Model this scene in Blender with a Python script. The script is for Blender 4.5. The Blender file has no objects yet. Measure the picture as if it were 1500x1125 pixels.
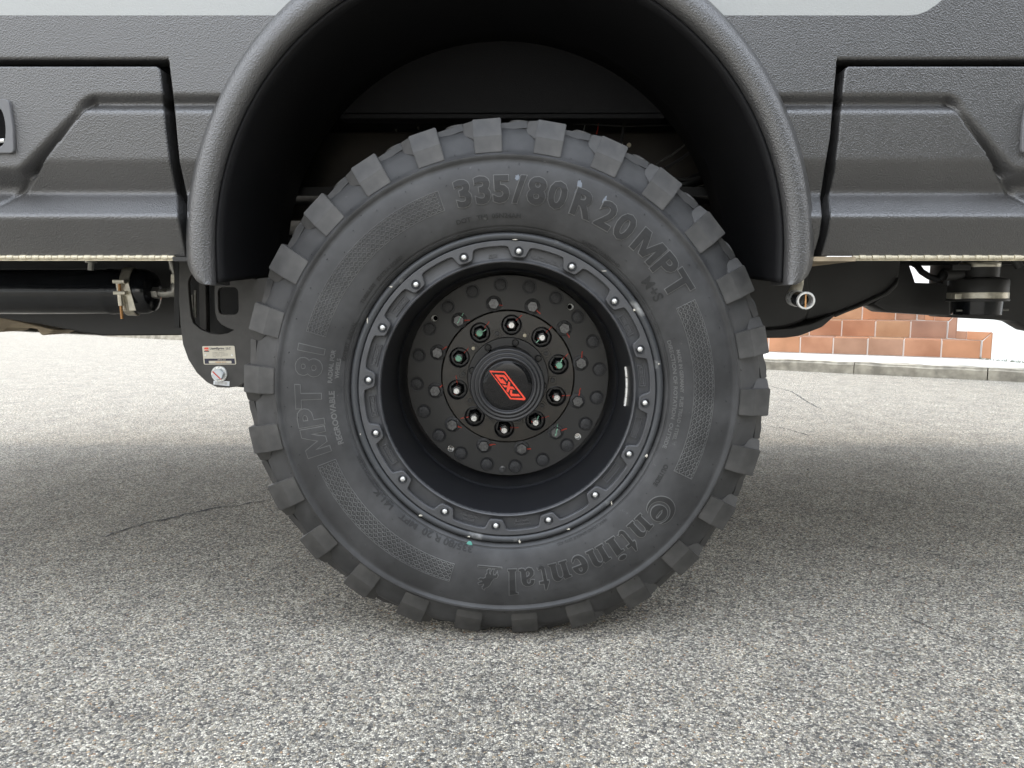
import bpy, bmesh, math, random
import numpy as np
from mathutils import Vector, Matrix, noise
random.seed(7)
pi = math.pi
sc = bpy.context.scene
# ---------------------------------------------------------------- camera, sky, sun, exposure
PITCH = math.radians(6.5); FPX = 1040.0
CAM = Vector((0.009, -1.29, 0.632))
cd = bpy.data.cameras.new('camera'); cam = bpy.data.objects.new('camera', cd)
sc.collection.objects.link(cam)
cam.location = CAM; cam.rotation_euler = (pi/2 - PITCH, 0, 0)
cd.sensor_width = 36.0; cd.lens = FPX/1500*36.0; cd.clip_start = 0.05; cd.clip_end = 500
sc.camera = cam
SUN_EL = math.radians(66); SUN_AZ = math.radians(28)          # azimuth from +Y towards +X
w = bpy.data.worlds.new('World'); sc.world = w; w.use_nodes = True
nt = w.node_tree; nt.nodes.clear()
sky = nt.nodes.new('ShaderNodeTexSky'); sky.sky_type = 'NISHITA'; sky.sun_disc = False
sky.sun_elevation = SUN_EL; sky.sun_rotation = SUN_AZ; sky.dust_density = 1.6; sky.air_density = 1.0; sky.ozone_density = 1.0
bg = nt.nodes.new('ShaderNodeBackground'); bg.inputs[1].default_value = 0.15
wo = nt.nodes.new('ShaderNodeOutputWorld')
# thin bright cloud over a hazy blue sky
tc = nt.nodes.new('ShaderNodeTexCoord'); mp = nt.nodes.new('ShaderNodeMapping'); mp.inputs['Scale'].default_value = (1.6, 1.6, 3.2)
cn = nt.nodes.new('ShaderNodeTexNoise'); cn.inputs['Scale'].default_value = 1.5; cn.inputs['Detail'].default_value = 7; cn.inputs['Roughness'].default_value = .58
cr = nt.nodes.new('ShaderNodeValToRGB'); cr.color_ramp.elements[0].position = .30; cr.color_ramp.elements[1].position = .62
cr.color_ramp.elements[0].color = (.45, .45, .45, 1); cr.color_ramp.elements[1].color = (.97, .97, .97, 1)
cm = nt.nodes.new('ShaderNodeMixRGB'); 
sx = nt.nodes.new('ShaderNodeSeparateXYZ'); mz = nt.nodes.new('ShaderNodeMapRange')      # cloud layers are brighter overhead than at the horizon
mz.inputs['From Min'].default_value = 0; mz.inputs['From Max'].default_value = 1; mz.inputs['To Min'].default_value = 7.6; mz.inputs['To Max'].default_value = 12.5
ml = nt.nodes.new('ShaderNodeVectorMath'); ml.operation = 'SCALE'; mt = nt.nodes.new('ShaderNodeMixRGB'); mt.inputs[1].default_value = (1.05, 1.0, .93, 1); mt.inputs[2].default_value = (.88, .97, 1.10, 1)
nt.links.new(sx.outputs['Z'], mt.inputs[0]); nt.links.new(mt.outputs[0], ml.inputs[0])
nt.links.new(tc.outputs['Generated'], sx.inputs[0]); nt.links.new(sx.outputs['Z'], mz.inputs['Value']); nt.links.new(mz.outputs[0], ml.inputs['Scale']); nt.links.new(ml.outputs[0], cm.inputs[2])
nt.links.new(tc.outputs['Generated'], mp.inputs[0]); nt.links.new(mp.outputs[0], cn.inputs['Vector']); nt.links.new(cn.outputs['Fac'], cr.inputs[0])
nt.links.new(cr.outputs[0], cm.inputs[0]); nt.links.new(sky.outputs[0], cm.inputs[1]); nt.links.new(cm.outputs[0], bg.inputs[0]); nt.links.new(bg.outputs[0], wo.inputs[0])
sd = bpy.data.lights.new('sun', 'SUN'); sd.energy = .5; sd.angle = math.radians(10); sd.color = (1, .86, .66)
sun = bpy.data.objects.new('sun', sd); sc.collection.objects.link(sun)
sdir = Vector((-math.sin(SUN_AZ)*math.cos(SUN_EL), -math.cos(SUN_AZ)*math.cos(SUN_EL), -math.sin(SUN_EL)))
sun.rotation_euler = sdir.to_track_quat('-Z', 'Y').to_euler()
sun.location = -sdir*20
vs = sc.view_settings; vs.view_transform = 'Standard'; vs.look = 'None'; vs.gamma = 1; vs.use_curve_mapping = False
vs.exposure = 1.24
sc.render.engine = 'CYCLES'; sc.cycles.max_bounces = 6; sc.cycles.use_denoising = True

# ---------------------------------------------------------------- measuring helpers
CT, ST = math.cos(PITCH), math.sin(PITCH)
def ray(px, py):
    x = (px-750)/FPX; u = (562.5-py)/FPX
    return Vector((x, CT+u*ST, -ST+u*CT))
def atY(px, py, Y):
    r = ray(px, py); t = (Y-CAM.y)/r.y
    return (CAM.x+r.x*t, CAM.z+r.z*t)
def zY(py, Y): return atY(750, py, Y)[1]
def xY(px, py, Y): return atY(px, py, Y)[0]

# ---------------------------------------------------------------- materials
def nmat(name, col, rough=.6, metal=0.0, spec=.5, coat=0.0):
    m = bpy.data.materials.new(name); m.use_nodes = True
    b = m.node_tree.nodes['Principled BSDF']
    b.inputs['Base Color'].default_value = (*col, 1)
    b.inputs['Roughness'].default_value = rough; b.inputs['Metallic'].default_value = metal
    b.inputs['Specular IOR Level'].default_value = spec
    if coat: b.inputs['Coat Weight'].default_value = coat; b.inputs['Coat Roughness'].default_value = .08
    return m
def N(m, t, **k):
    n = m.node_tree.nodes.new(t)
    for a, v in k.items():
        if a in n.inputs: n.inputs[a].default_value = v
        else: setattr(n, a, v)
    return n
def L(m, a, b): m.node_tree.links.new(a, b)
def coords(m, world=False):
    if world: return N(m, 'ShaderNodeNewGeometry').outputs['Position']
    return N(m, 'ShaderNodeTexCoord').outputs['Object']
def add_noise(m, scale=20, amt=.15, detail=5, roughamt=.1, world=True, tint=None, lo=.35, hi=.65):
    """mottled colour and roughness"""
    b = m.node_tree.nodes['Principled BSDF']; c = b.inputs['Base Color'].default_value[:3]
    n = N(m, 'ShaderNodeTexNoise', Scale=scale, Detail=detail); L(m, coords(m, world), n.inputs['Vector'])
    r = N(m, 'ShaderNodeValToRGB'); r.color_ramp.elements[0].position = lo; r.color_ramp.elements[1].position = hi
    t = tint or tuple(min(1, v*(1+amt)) for v in c)
    r.color_ramp.elements[0].color = (*[v*(1-amt) for v in c], 1); r.color_ramp.elements[1].color = (*t, 1)
    L(m, n.outputs['Fac'], r.inputs[0]); L(m, r.outputs[0], b.inputs['Base Color'])
    mr = N(m, 'ShaderNodeMapRange'); r0 = b.inputs['Roughness'].default_value
    mr.inputs['To Min'].default_value = max(0.02, r0-roughamt); mr.inputs['To Max'].default_value = min(1, r0+roughamt)
    L(m, n.outputs['Fac'], mr.inputs['Value']); L(m, mr.outputs[0], b.inputs['Roughness'])
    return r
def add_bump(m, scale=300, dist=.001, strength=.5, detail=3, kind='noise', world=True):
    b = m.node_tree.nodes['Principled BSDF']
    if kind == 'noise': n = N(m, 'ShaderNodeTexNoise', Scale=scale, Detail=detail); o = n.outputs['Fac']
    else: n = N(m, 'ShaderNodeTexVoronoi', Scale=scale, feature='SMOOTH_F1'); o = n.outputs['Distance']
    L(m, coords(m, world), n.inputs['Vector'])
    bp = N(m, 'ShaderNodeBump', Strength=strength, Distance=dist); L(m, o, bp.inputs['Height'])
    if b.inputs['Normal'].links: L(m, b.inputs['Normal'].links[0].from_socket, bp.inputs['Normal'])
    L(m, bp.outputs[0], b.inputs['Normal'])
M = {}
# sprayed protective coating on the body
M['coat'] = nmat('charcoal_sprayed_coating', (.044, .043, .043), .38, spec=1.0)
M['coat'].node_tree.nodes['Principled BSDF'].inputs['IOR'].default_value = 1.62
add_noise(M['coat'], 9, .08, 4, .05)
add_bump(M['coat'], 620, .0010, .6, 1); add_bump(M['coat'], 430, .0014, .65, 2, 'v')
M['white'] = nmat('off_white_sprayed_coating', (.42, .43, .42), .5); add_bump(M['white'], 420, .001, .4, 2)
M['liner'] = nmat('black_arch_liner', (.008, .008, .009), .62, spec=.25); add_bump(M['liner'], 500, .001, .5, 2)
M['dark'] = nmat('black_underbody_paint', (.012, .012, .012), .5, spec=.35); add_noise(M['dark'], 8, .4, 5)
M['gap'] = nmat('black_seal', (.006, .006, .006), .8, spec=.1)
M['gloss'] = nmat('gloss_black_paint', (.008, .009, .011), .16, spec=.5); add_noise(M['gloss'], 60, .3, 6, .08)
M['bracket'] = nmat('grey_black_powdercoat', (.055, .052, .048), .55); add_bump(M['bracket'], 700, .0006, .4, 2); add_noise(M['bracket'], 40, .15)
M['skid'] = nmat('matt_black_plate', (.035, .034, .033), .45); add_noise(M['skid'], 12, .15); add_bump(M['skid'], 600, .0005, .3, 2)
M['zinc'] = nmat('zinc_plated_steel', (.62, .58, .48), .35, .55); add_noise(M['zinc'], 90, .15)
M['hinge'] = nmat('raw_stainless_hinge', (.75, .68, .52), .42, .25); add_noise(M['hinge'], 60, .12)
M['steel'] = nmat('bright_steel', (.85, .85, .83), .3, .7); add_noise(M['steel'], 120, .1)
M['fitting'] = nmat('dull_steel_fitting', (.34, .33, .3), .35, .8); add_noise(M['fitting'], 120, .2)
M['rust'] = nmat('yellow_zinc_bolt', (.5, .26, .1), .45, .5); add_noise(M['rust'], 200, .3)
M['tan'] = nmat('dusty_tan_metal', (.36, .29, .2), .7); add_noise(M['tan'], 14, .35, 6)
# rubber: dusty blue-grey bloom on black
def rubber(name, c, t, sc_=13, bump=.3):
    m = nmat(name, c, .55, spec=.55); r = add_noise(m, sc_, .12, 7, .12, False, t, .36, .7)
    n2 = N(m, 'ShaderNodeTexNoise', Scale=60, Detail=6); L(m, coords(m, False), n2.inputs['Vector'])
    mx = N(m, 'ShaderNodeMixRGB', blend_type='MULTIPLY'); mx.inputs[0].default_value = .45
    L(m, r.outputs[0], mx.inputs[1])
    rr = N(m, 'ShaderNodeValToRGB'); rr.color_ramp.elements[0].position = .3; rr.color_ramp.elements[1].position = .62
    rr.color_ramp.elements[0].color = (.55, .55, .55, 1); rr.color_ramp.elements[1].color = (1, 1, 1, 1)
    L(m, n2.outputs['Fac'], rr.inputs[0]); L(m, rr.outputs[0], mx.inputs[2])
    # pale scuffs: few thin flecks
    v = N(m, 'ShaderNodeTexNoise', Scale=38, Detail=9, Roughness=.72); L(m, coords(m, False), v.inputs['Vector'])
    sr = N(m, 'ShaderNodeValToRGB'); sr.color_ramp.elements[0].position = .655; sr.color_ramp.elements[1].position = .72
    sr.color_ramp.elements[0].color = (0, 0, 0, 1); sr.color_ramp.elements[1].color = (.55, .55, .55, 1)
    L(m, v.outputs['Fac'], sr.inputs[0])
    m2 = N(m, 'ShaderNodeMixRGB'); m2.inputs[2].default_value = (.17, .17, .17, 1)
    L(m, sr.outputs[0], m2.inputs[0]); L(m, mx.outputs[0], m2.inputs[1])
    L(m, m2.outputs[0], m.node_tree.nodes['Principled BSDF'].inputs['Base Color'])
    add_bump(m, 900, .0004, bump, 3, world=False)
    return m
M['rubber'] = rubber('dusty_tyre_rubber', (.033, .033, .034), (.060, .060, .061))
M['letter'] = rubber('dark_moulded_rubber', (.012, .012, .013), (.021, .021, .021))
M['bandg'] = rubber('band_ground_rubber', (.028, .028, .029), (.045, .045, .045))
M['ridge'] = rubber('moulding_edge_rubber', (.11, .11, .11), (.16, .16, .155))
M['tread'] = rubber('dusty_tread_rubber', (.042, .041, .040), (.084, .081, .077), 20)
M['ring'] = nmat('satin_black_cast_alloy', (.066, .067, .071), .42, spec=.55); add_noise(M['ring'], 30, .12); add_bump(M['ring'], 1100, .0003, .3, 2)
M['flange'] = nmat('scuffed_rim_flange', (.06, .063, .068), .4); 
rr_ = add_noise(M['flange'], 24, .12, 9, .1, False, (.34, .34, .33), .60, .74)
M['barrel'] = nmat('satin_black_barrel', (.012, .013, .016), .38, spec=.5)
M['disc'] = nmat('black_wheel_disc', (.046, .045, .043), .42, spec=.5); add_noise(M['disc'], 16, .12, 5); add_bump(M['disc'], 900, .0003, .25, 2)
M['flangehub'] = nmat('brown_black_hub', (.046, .039, .030), .34, spec=.55); add_noise(M['flangehub'], 22, .35, 5)
M['cap'] = nmat('black_ribbed_cap', (.028, .028, .03), .33, spec=.55)
M['capgloss'] = nmat('glossy_black_dome', (.006, .006, .007), .09, spec=.35)
M['nut'] = nmat('black_phosphate_nut', (.14, .14, .14), .34, .5); add_noise(M['nut'], 250, .35)
M['rivet'] = nmat('cast_black_rivet', (.06, .06, .062), .45); add_bump(M['rivet'], 900, .0008, .8, 3); add_noise(M['rivet'], 500, .4)
M['red'] = nmat('red_paint_marker', (.62, .07, .04), .6)
M['logo'] = nmat('red_printed_logo', (.85, .06, .025), .4)
M['green'] = nmat('mint_paint_marker', (.36, .72, .52), .6)
M['plate'] = nmat('cream_name_plate', (.66, .61, .50), .5); M['ink'] = nmat('dark_ink', (.03, .03, .05), .6)
M['inkgrey'] = nmat('grey_ink', (.4, .38, .34), .6)
M['silver'] = nmat('silver_bolt_head', (.82, .82, .8), .3, .6); add_noise(M['silver'], 300, .2)
M['greendot'] = nmat('green_paint_dot', (.12, .36, .30), .6)
M['cement'] = nmat('concrete_kerb', (.32, .295, .24), .9); add_noise(M['cement'], 11, .32, 9); add_bump(M['cement'], 60, .004, .5, 5)
M['pave'] = nmat('pale_concrete_pavement', (.6, .59, .56), .9); add_noise(M['pave'], 3, .1, 8); add_bump(M['pave'], 80, .002, .4, 5)
M['render'] = nmat('white_painted_render', (.78, .80, .79), .85); add_noise(M['render'], 2, .04, 6); add_bump(M['render'], 60, .002, .3, 4)
M['grout'] = nmat('pale_pink_grout', (.78, .72, .66), .9)
TILES = []
for i, (c, t) in enumerate([((.38, .17, .09), (.46, .23, .13)), ((.31, .17, .115), (.38, .22, .15)), ((.38, .20, .105), (.45, .26, .145)),
                            ((.33, .175, .105), (.39, .22, .14)), ((.42, .2, .10), (.48, .23, .12))]):
    m = nmat('terracotta_tile_%s' % 'abcde'[i], c, .5); add_noise(m, 4, .12, 7, .1, True, t); TILES.append(m)

# exposed-aggregate asphalt
def asphalt():
    m = nmat('exposed_aggregate_asphalt', (.3, .3, .3), .85, spec=.35); b = m.node_tree.nodes['Principled BSDF']
    co = coords(m, True)
    wn = N(m, 'ShaderNodeTexNoise', Scale=160, Detail=2); L(m, co, wn.inputs['Vector'])
    va = N(m, 'ShaderNodeVectorMath', operation='SCALE'); va.inputs['Scale'].default_value = .003
    L(m, wn.outputs['Color'], va.inputs[0])
    vb = N(m, 'ShaderNodeVectorMath', operation='ADD'); L(m, co, vb.inputs[0]); L(m, va.outputs[0], vb.inputs[1])
    vor = N(m, 'ShaderNodeTexVoronoi', Scale=285); L(m, vb.outputs[0], vor.inputs['Vector'])
    ve = N(m, 'ShaderNodeTexVoronoi', Scale=285, feature='DISTANCE_TO_EDGE'); L(m, vb.outputs[0], ve.inputs['Vector'])
    sep = N(m, 'ShaderNodeSeparateColor'); L(m, vor.outputs['Color'], sep.inputs[0])
    r = N(m, 'ShaderNodeValToRGB'); r.color_ramp.interpolation = 'LINEAR'; e = r.color_ramp.elements
    cols = [(0, (.10, .10, .105)), (.10, (.17, .17, .175)), (.30, (.29, .287, .28)), (.50, (.52, .51, .48)), (.66, (.42, .385, .32)),
            (.76, (.66, .65, .61)), (.97, (.90, .89, .84)), (.985, (.52, .40, .26)), (1, (.46, .28, .2))]
    e[0].position, e[0].color = 0, (*cols[0][1], 1); e[1].position, e[1].color = 1, (*cols[-1][1], 1)
    for p, c in cols[1:-1]:
        q = e.new(p); q.color = (*c, 1)
    L(m, sep.outputs[0], r.inputs[0])
    er = N(m, 'ShaderNodeValToRGB'); er.color_ramp.elements[0].position = .0; er.color_ramp.elements[1].position = .20
    er.color_ramp.elements[0].color = (.30, .30, .31, 1); er.color_ramp.elements[1].color = (1, 1, 1, 1)
    L(m, ve.outputs['Distance'], er.inputs[0])
    mx = N(m, 'ShaderNodeMixRGB', blend_type='MULTIPLY'); mx.inputs[0].default_value = 1
    L(m, r.outputs[0], mx.inputs[1]); L(m, er.outputs[0], mx.inputs[2])
    # worn patches where binder shows
    bn = N(m, 'ShaderNodeTexNoise', Scale=7, Detail=6, Roughness=.62); L(m, co, bn.inputs['Vector'])
    br = N(m, 'ShaderNodeValToRGB'); br.color_ramp.elements[0].position = .3; br.color_ramp.elements[1].position = .7
    br.color_ramp.elements[0].color = (.76, .73, .665, 1); br.color_ramp.elements[1].color = (1.07, 1.02, .91, 1)
    L(m, bn.outputs['Fac'], br.inputs[0])
    fn = N(m, 'ShaderNodeTexNoise', Scale=55, Detail=3); L(m, co, fn.inputs['Vector'])
    fr = N(m, 'ShaderNodeValToRGB'); fr.color_ramp.elements[0].position = .34; fr.color_ramp.elements[1].position = .5
    fr.color_ramp.elements[0].color = (.80, .80, .81, 1); fr.color_ramp.elements[1].color = (1.05, 1.05, 1.05, 1)
    L(m, fn.outputs['Fac'], fr.inputs[0])
    m2 = N(m, 'ShaderNodeMixRGB', blend_type='MULTIPLY'); m2.inputs[0].default_value = 1
    m3 = N(m, 'ShaderNodeMixRGB', blend_type='MULTIPLY'); m3.inputs[0].default_value = 1
    L(m, mx.outputs[0], m2.inputs[1]); L(m, br.outputs[0], m2.inputs[2]); L(m, m2.outputs[0], m3.inputs[1]); L(m, fr.outputs[0], m3.inputs[2])
    L(m, m3.outputs[0], b.inputs['Base Color'])
    mh = N(m, 'ShaderNodeMath', operation='MINIMUM'); L(m, ve.outputs['Distance'], mh.inputs[0]); mh.inputs[1].default_value = .3
    mh2 = N(m, 'ShaderNodeMath', operation='MULTIPLY_ADD'); L(m, sep.outputs[1], mh2.inputs[0]); mh2.inputs[1].default_value = .35
    L(m, mh.outputs[0], mh2.inputs[2])
    bp = N(m, 'ShaderNodeBump', Strength=.75, Distance=.004); L(m, mh2.outputs[0], bp.inputs['Height'])
    L(m, bp.outputs[0], b.inputs['Normal'])
    return m
M['asphalt'] = asphalt()

# ---------------------------------------------------------------- object helpers
def link(o, parent=None, loc=None, rot=None):
    sc.collection.objects.link(o)
    if parent is not None: o.parent = parent
    if loc is not None: o.location = loc
    if rot is not None: o.rotation_euler = rot
    return o
def mesh(name, verts, faces, mat, smooth=False):
    me = bpy.data.meshes.new(name); me.from_pydata([tuple(v) for v in verts], [], [tuple(f) for f in faces])
    me.update()
    if mat: me.materials.append(mat)
    if smooth: me.polygons.foreach_set('use_smooth', [True]*len(me.polygons))
    return me
def put(name, me, parent=None, loc=None, rot=None): return link(bpy.data.objects.new(name, me), parent, loc, rot)
def empty(name, parent=None, loc=None):
    o = bpy.data.objects.new(name, None); o.empty_display_size = .1; return link(o, parent, loc)
def from_bm(name, bm, mat, smooth=False, angle=None):
    bmesh.ops.recalc_face_normals(bm, faces=bm.faces)
    me = bpy.data.meshes.new(name); bm.to_mesh(me); bm.free()
    if mat: me.materials.append(mat)
    if smooth: 
        me.polygons.foreach_set('use_smooth', [True]*len(me.polygons))
        if angle: me.set_sharp_from_angle(angle=math.radians(angle))
    return me
def box_me(name, x0, x1, y0, y1, z0, z1, mat, bev=0.0):
    bm = bmesh.new(); bmesh.ops.create_cube(bm, size=1)
    for v in bm.verts: v.co = Vector(((x0+x1)/2+v.co.x*(x1-x0), (y0+y1)/2+v.co.y*(y1-y0), (z0+z1)/2+v.co.z*(z1-z0)))
    if bev: bmesh.ops.bevel(bm, geom=bm.edges[:], offset=bev, segments=2, affect='EDGES', profile=.5)
    return from_bm(name, bm, mat)
# curve based flat shapes (XZ plane, facing -Y)
tmpc = bpy.data.collections.new('tmp'); sc.collection.children.link(tmpc)
def eval_curve(cu, mat, name):
    o = bpy.data.objects.new('t', cu); tmpc.objects.link(o)
    me = bpy.data.meshes.new_from_object(o.evaluated_get(bpy.context.evaluated_depsgraph_get()))
    bpy.data.objects.remove(o)
    me.name = name; me.materials.clear()
    if mat: me.materials.append(mat)
    return me
def plate(name, loops, yfront, thick, mat, bev=0.0):
    cu = bpy.data.curves.new(name, 'CURVE'); cu.dimensions = '2D'; cu.fill_mode = 'BOTH'
    cu.extrude = max(0, thick/2-bev); cu.bevel_depth = bev; cu.bevel_resolution = 1; cu.offset = -bev
    for lp in loops:
        s = cu.splines.new('POLY'); s.points.add(len(lp)-1); s.use_cyclic_u = True
        for p, q in zip(s.points, lp): p.co = (q[0], q[1], 0, 1)
    me = eval_curve(cu, mat, name)
    for v in me.vertices:
        x, y, z = v.co; v.co = (x, yfront+thick/2-z, y)
    me.update(); return me
def circ(cx, cz, r, n=32, a0=0): return [(cx+r*math.cos(a0+2*pi*i/n), cz+r*math.sin(a0+2*pi*i/n)) for i in range(n)]
def arcs_round(pts, r=.004, n=4):
    out = []
    for i, p in enumerate(pts):
        a, b, c = Vector(pts[i-1]), Vector(p), Vector(pts[(i+1) % len(pts)])
        u = (a-b); v = (c-b); rr = min(r, u.length*.45, v.length*.45)
        p0 = b+u.normalized()*rr; p1 = b+v.normalized()*rr
        for k in range(n+1):
            t = k/n; q = p0*(1-t)**2+b*2*t*(1-t)+p1*t*t; out.append((q.x, q.y))
    return out
def revolve(name, prof, mat, n=96, smooth=True, angle=35, closed=False, warp=None):
    """prof: (r, Y) about the axle (Y axis through the origin)"""
    V = []; F = []; m = len(prof)
    for i in range(n):
        a = 2*pi*i/n; s, c = math.sin(a), math.cos(a)
        for r, y in prof:
            p = (r*s, y, r*c); V.append(warp(p) if warp else p)
    mm = m if closed else m-1
    for i in range(n):
        j = (i+1) % n
        for k in range(mm):
            k2 = (k+1) % m
            F.append((i*m+k, i*m+k2, j*m+k2, j*m+k))
    me = mesh(name, V, F, mat, smooth)
    bm = bmesh.new(); bm.from_mesh(me); bmesh.ops.remove_doubles(bm, verts=bm.verts, dist=1e-6); bmesh.ops.recalc_face_normals(bm, faces=bm.faces)
    bm.to_mesh(me); bm.free()
    if smooth and angle: me.set_sharp_from_angle(angle=math.radians(angle))
    return me
def tube(name, pts, r, mat, n=12, closed_ends=True):
    V = []; F = []; pts = [Vector(p) for p in pts]; up = None
    rs = r if isinstance(r, (list, tuple)) else [r]*len(pts)
    for i, p in enumerate(pts):
        d = (pts[min(i+1, len(pts)-1)]-pts[max(i-1, 0)]).normalized()
        if up is None: up = d.orthogonal().normalized()
        up = (up-d*up.dot(d)).normalized(); s = d.cross(up)
        for k in range(n):
            a = 2*pi*k/n; V.append(p+(up*math.cos(a)+s*math.sin(a))*rs[i])
    for i in range(len(pts)-1):
        for k in range(n):
            F.append((i*n+k, i*n+(k+1) % n, (i+1)*n+(k+1) % n, (i+1)*n+k))
    if closed_ends: F.append(tuple(range(n))[::-1]); F.append(tuple((len(pts)-1)*n+k for k in range(n)))
    me = mesh(name, V, F, mat, True); me.set_sharp_from_angle(angle=math.radians(40)); return me
def lathe_axis(name, prof, mat, axis, origin, n=32, angle=35):
    """prof: (r, t) along an axis direction from origin"""
    me = revolve(name, prof, mat, n, True, angle)
    q = Vector((0, 1, 0)).rotation_difference(Vector(axis).normalized())
    me.transform(Matrix.Translation(origin) @ q.to_matrix().to_4x4()); return me
def hexprism(name, R, t, mat, dome=.0012, bore=None):
    bm = bmesh.new(); bmesh.ops.create_cone(bm, cap_ends=True, segments=6, radius1=R, radius2=R, depth=t)
    bmesh.ops.bevel(bm, geom=bm.edges[:], offset=dome, segments=1, affect='EDGES')
    if bore:
        g = bmesh.ops.create_cone(bm, cap_ends=True, segments=14, radius1=bore, radius2=bore*.93, depth=t*1.15)
    bmesh.ops.rotate(bm, verts=bm.verts, cent=(0, 0, 0), matrix=Matrix.Rotation(pi/2, 3, 'X'))
    bmesh.ops.translate(bm, verts=bm.verts, vec=(0, -t/2, 0))
    return from_bm(name, bm, mat)
def text_me(s, size, mat, off=0.0, extrude=.0004, bevel=0.0, name='lettering'):
    cu = bpy.data.curves.new('txt', 'FONT'); cu.body = s; cu.size = size; cu.align_x = 'CENTER'; cu.offset = off
    cu.extrude = extrude; cu.resolution_u = 3; cu.bevel_depth = bevel
    return eval_curve(cu, mat, name)

# ================================================================ SETTING
def ktag(o, kind=None, label=None, cat=None, group=None):
    if kind: o['kind'] = kind
    if label: o['label'] = label
    if cat: o['category'] = cat
    if group: o['group'] = group
    return o
road = put('road', mesh('road', [(-60, -40, 0), (60, -40, 0), (60, 60, 0), (-60, 60, 0)], [(0, 1, 2, 3)], M['asphalt']))
ktag(road, 'structure', 'pale grey exposed aggregate asphalt road under and around the truck')
# kerb line and pavement
K0 = Vector((2.4355, 5.5025)); KD = (Vector((4.122, 4.378))-K0).normalized(); KN = Vector((-KD.y, KD.x))
if KN.y < 0: KN = -KN
T = Vector((.861, -.509)).normalized(); NN = Vector((.509, .861)).normalized()
ZP = .1
pv = empty('pavement'); ktag(pv, 'structure')
a = K0-KD*25+KN*.14; b = K0+KD*12+KN*.14
V = [(a.x, a.y, ZP-.004), (b.x, b.y, ZP-.004), (b.x+KN.x*14, b.y+KN.y*14, ZP-.004), (a.x+KN.x*30, a.y+KN.y*30, ZP-.004)]
put('pavement_slab', mesh('pavement_slab', V, [(0, 1, 2, 3)], M['pave']), pv)
kb = empty('kerb'); ktag(kb, 'structure')
for i in range(-12, 8):
    bm = bmesh.new(); bmesh.ops.create_cube(bm, size=1)
    for v in bm.verts: v.co = Vector((v.co.x*.992, v.co.y*.14, v.co.z*.22))
    bmesh.ops.subdivide_edges(bm, edges=[e for e in bm.edges if abs(e.verts[0].co.x-e.verts[1].co.x) > .5], cuts=14)
    bmesh.ops.bevel(bm, geom=[e for e in bm.edges if all(v.co.z > .1 and v.co.y < 0 for v in e.verts)], offset=.022, segments=3, affect='EDGES')
    for v in bm.verts:
        p = Vector((i+v.co.x, v.co.y*3, v.co.z*3)); v.co.z += .010*noise.noise(p*5); v.co.y += .014*noise.noise(p*4+Vector((9, 0, 0)))
    c = K0+KD*(i+.28)+KN*.07
    me = from_bm('kerb_stone', bm, M['cement'], True, 50)
    put('kerb_stone', me, kb, (c.x, c.y, ZP-.11+.001*(i % 3)), (0, 0, math.atan2(KD.y, KD.x)))

# ---- stairs and white building
B = Vector((4.5163, 5.5268)); WD = Vector((-.22, .975)).normalized(); RISE = .174; TRD = .30
bl = empty('white_building', loc=(B.x, B.y, ZP)); ktag(bl, None, 'white rendered building wall rising beside and behind the tiled steps', 'building')
def wp(p, z): return (p.x-B.x, p.y-B.y, z-ZP)
def prism(name, pts, z0, z1, mat, parent, wpf=wp):
    n = len(pts); V = [wpf(p, z0) for p in pts]+[wpf(p, z1) for p in pts]
    F = [tuple(range(n))[::-1], tuple(range(n, 2*n))]+[(i, (i+1) % n, n+(i+1) % n, n+i) for i in range(n)]
    me = mesh(name, V, F, mat); bm = bmesh.new(); bm.from_mesh(me); bmesh.ops.recalc_face_normals(bm, faces=bm.faces); bm.to_mesh(me); bm.free()
    return put(name, me, parent)
sk = .014
f0 = B-WD*1.3+T*sk; f1 = B+WD*3.4+T*sk
prism('wall', [f0, f0+T*3.4-WD*.0, f1+T*3.4, f1], ZP-.1, 3.3, M['render'], bl)
NST = 5
bk = B+NN*(TRD*NST+.9)
g0 = bk+T*(f1-bk).dot(T)
prism('wall', [bk-T*16, bk+T*.35, bk+T*.35+NN*4, bk-T*16+NN*4], ZP-.1, 3.3, M['render'], bl)
prism('cornice', [f0-WD*.06-T*.06, f0+T*3.4-WD*.06, f1+T*3.4, f1-T*.06], 3.3, 3.42, M['render'], bl)
# steps
st = empty('tiled_steps', loc=(B.x, B.y, ZP)); ktag(st, None, 'terracotta tiled entrance steps beside the white wall on the right', 'steps')
tn = 0
def right_end(i):    # where riser i meets the flank wall
    d = NN*(TRD*i); base = B+d; # intersection of base + k T with B + s WD
    k = ((B-base).x*WD.y-(B-base).y*WD.x)/(T.x*WD.y-T.y*WD.x)
    return base+T*k
tile_cache = {}
def tile(a, b, c, d, thick_dir, parent, mat):
    """quad tile a-b-c-d (3D vectors) with thickness along thick_dir"""
    q = [a, b, c, d]; cen = sum(q, Vector())/4
    ins = [p+(cen-p).normalized()*.0075 for p in q]; td = thick_dir.normalized()
    V = [p for p in ins]+[p+td*.0075 for p in ins]+[p+(cen-p).normalized()*.002+td*.009 for p in ins]
    F = [(8, 9, 10, 11)]+[(i, (i+1) % 4, 4+(i+1) % 4, 4+i) for i in range(4)]+[(4+i, 4+(i+1) % 4, 8+(i+1) % 4, 8+i) for i in range(4)]
    me = mesh('tile', V, F, mat); bm = bmesh.new(); bm.from_mesh(me); bmesh.ops.recalc_face_normals(bm, faces=bm.faces)
    bm.to_mesh(me); bm.free(); return put('tile', me, parent)
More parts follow.
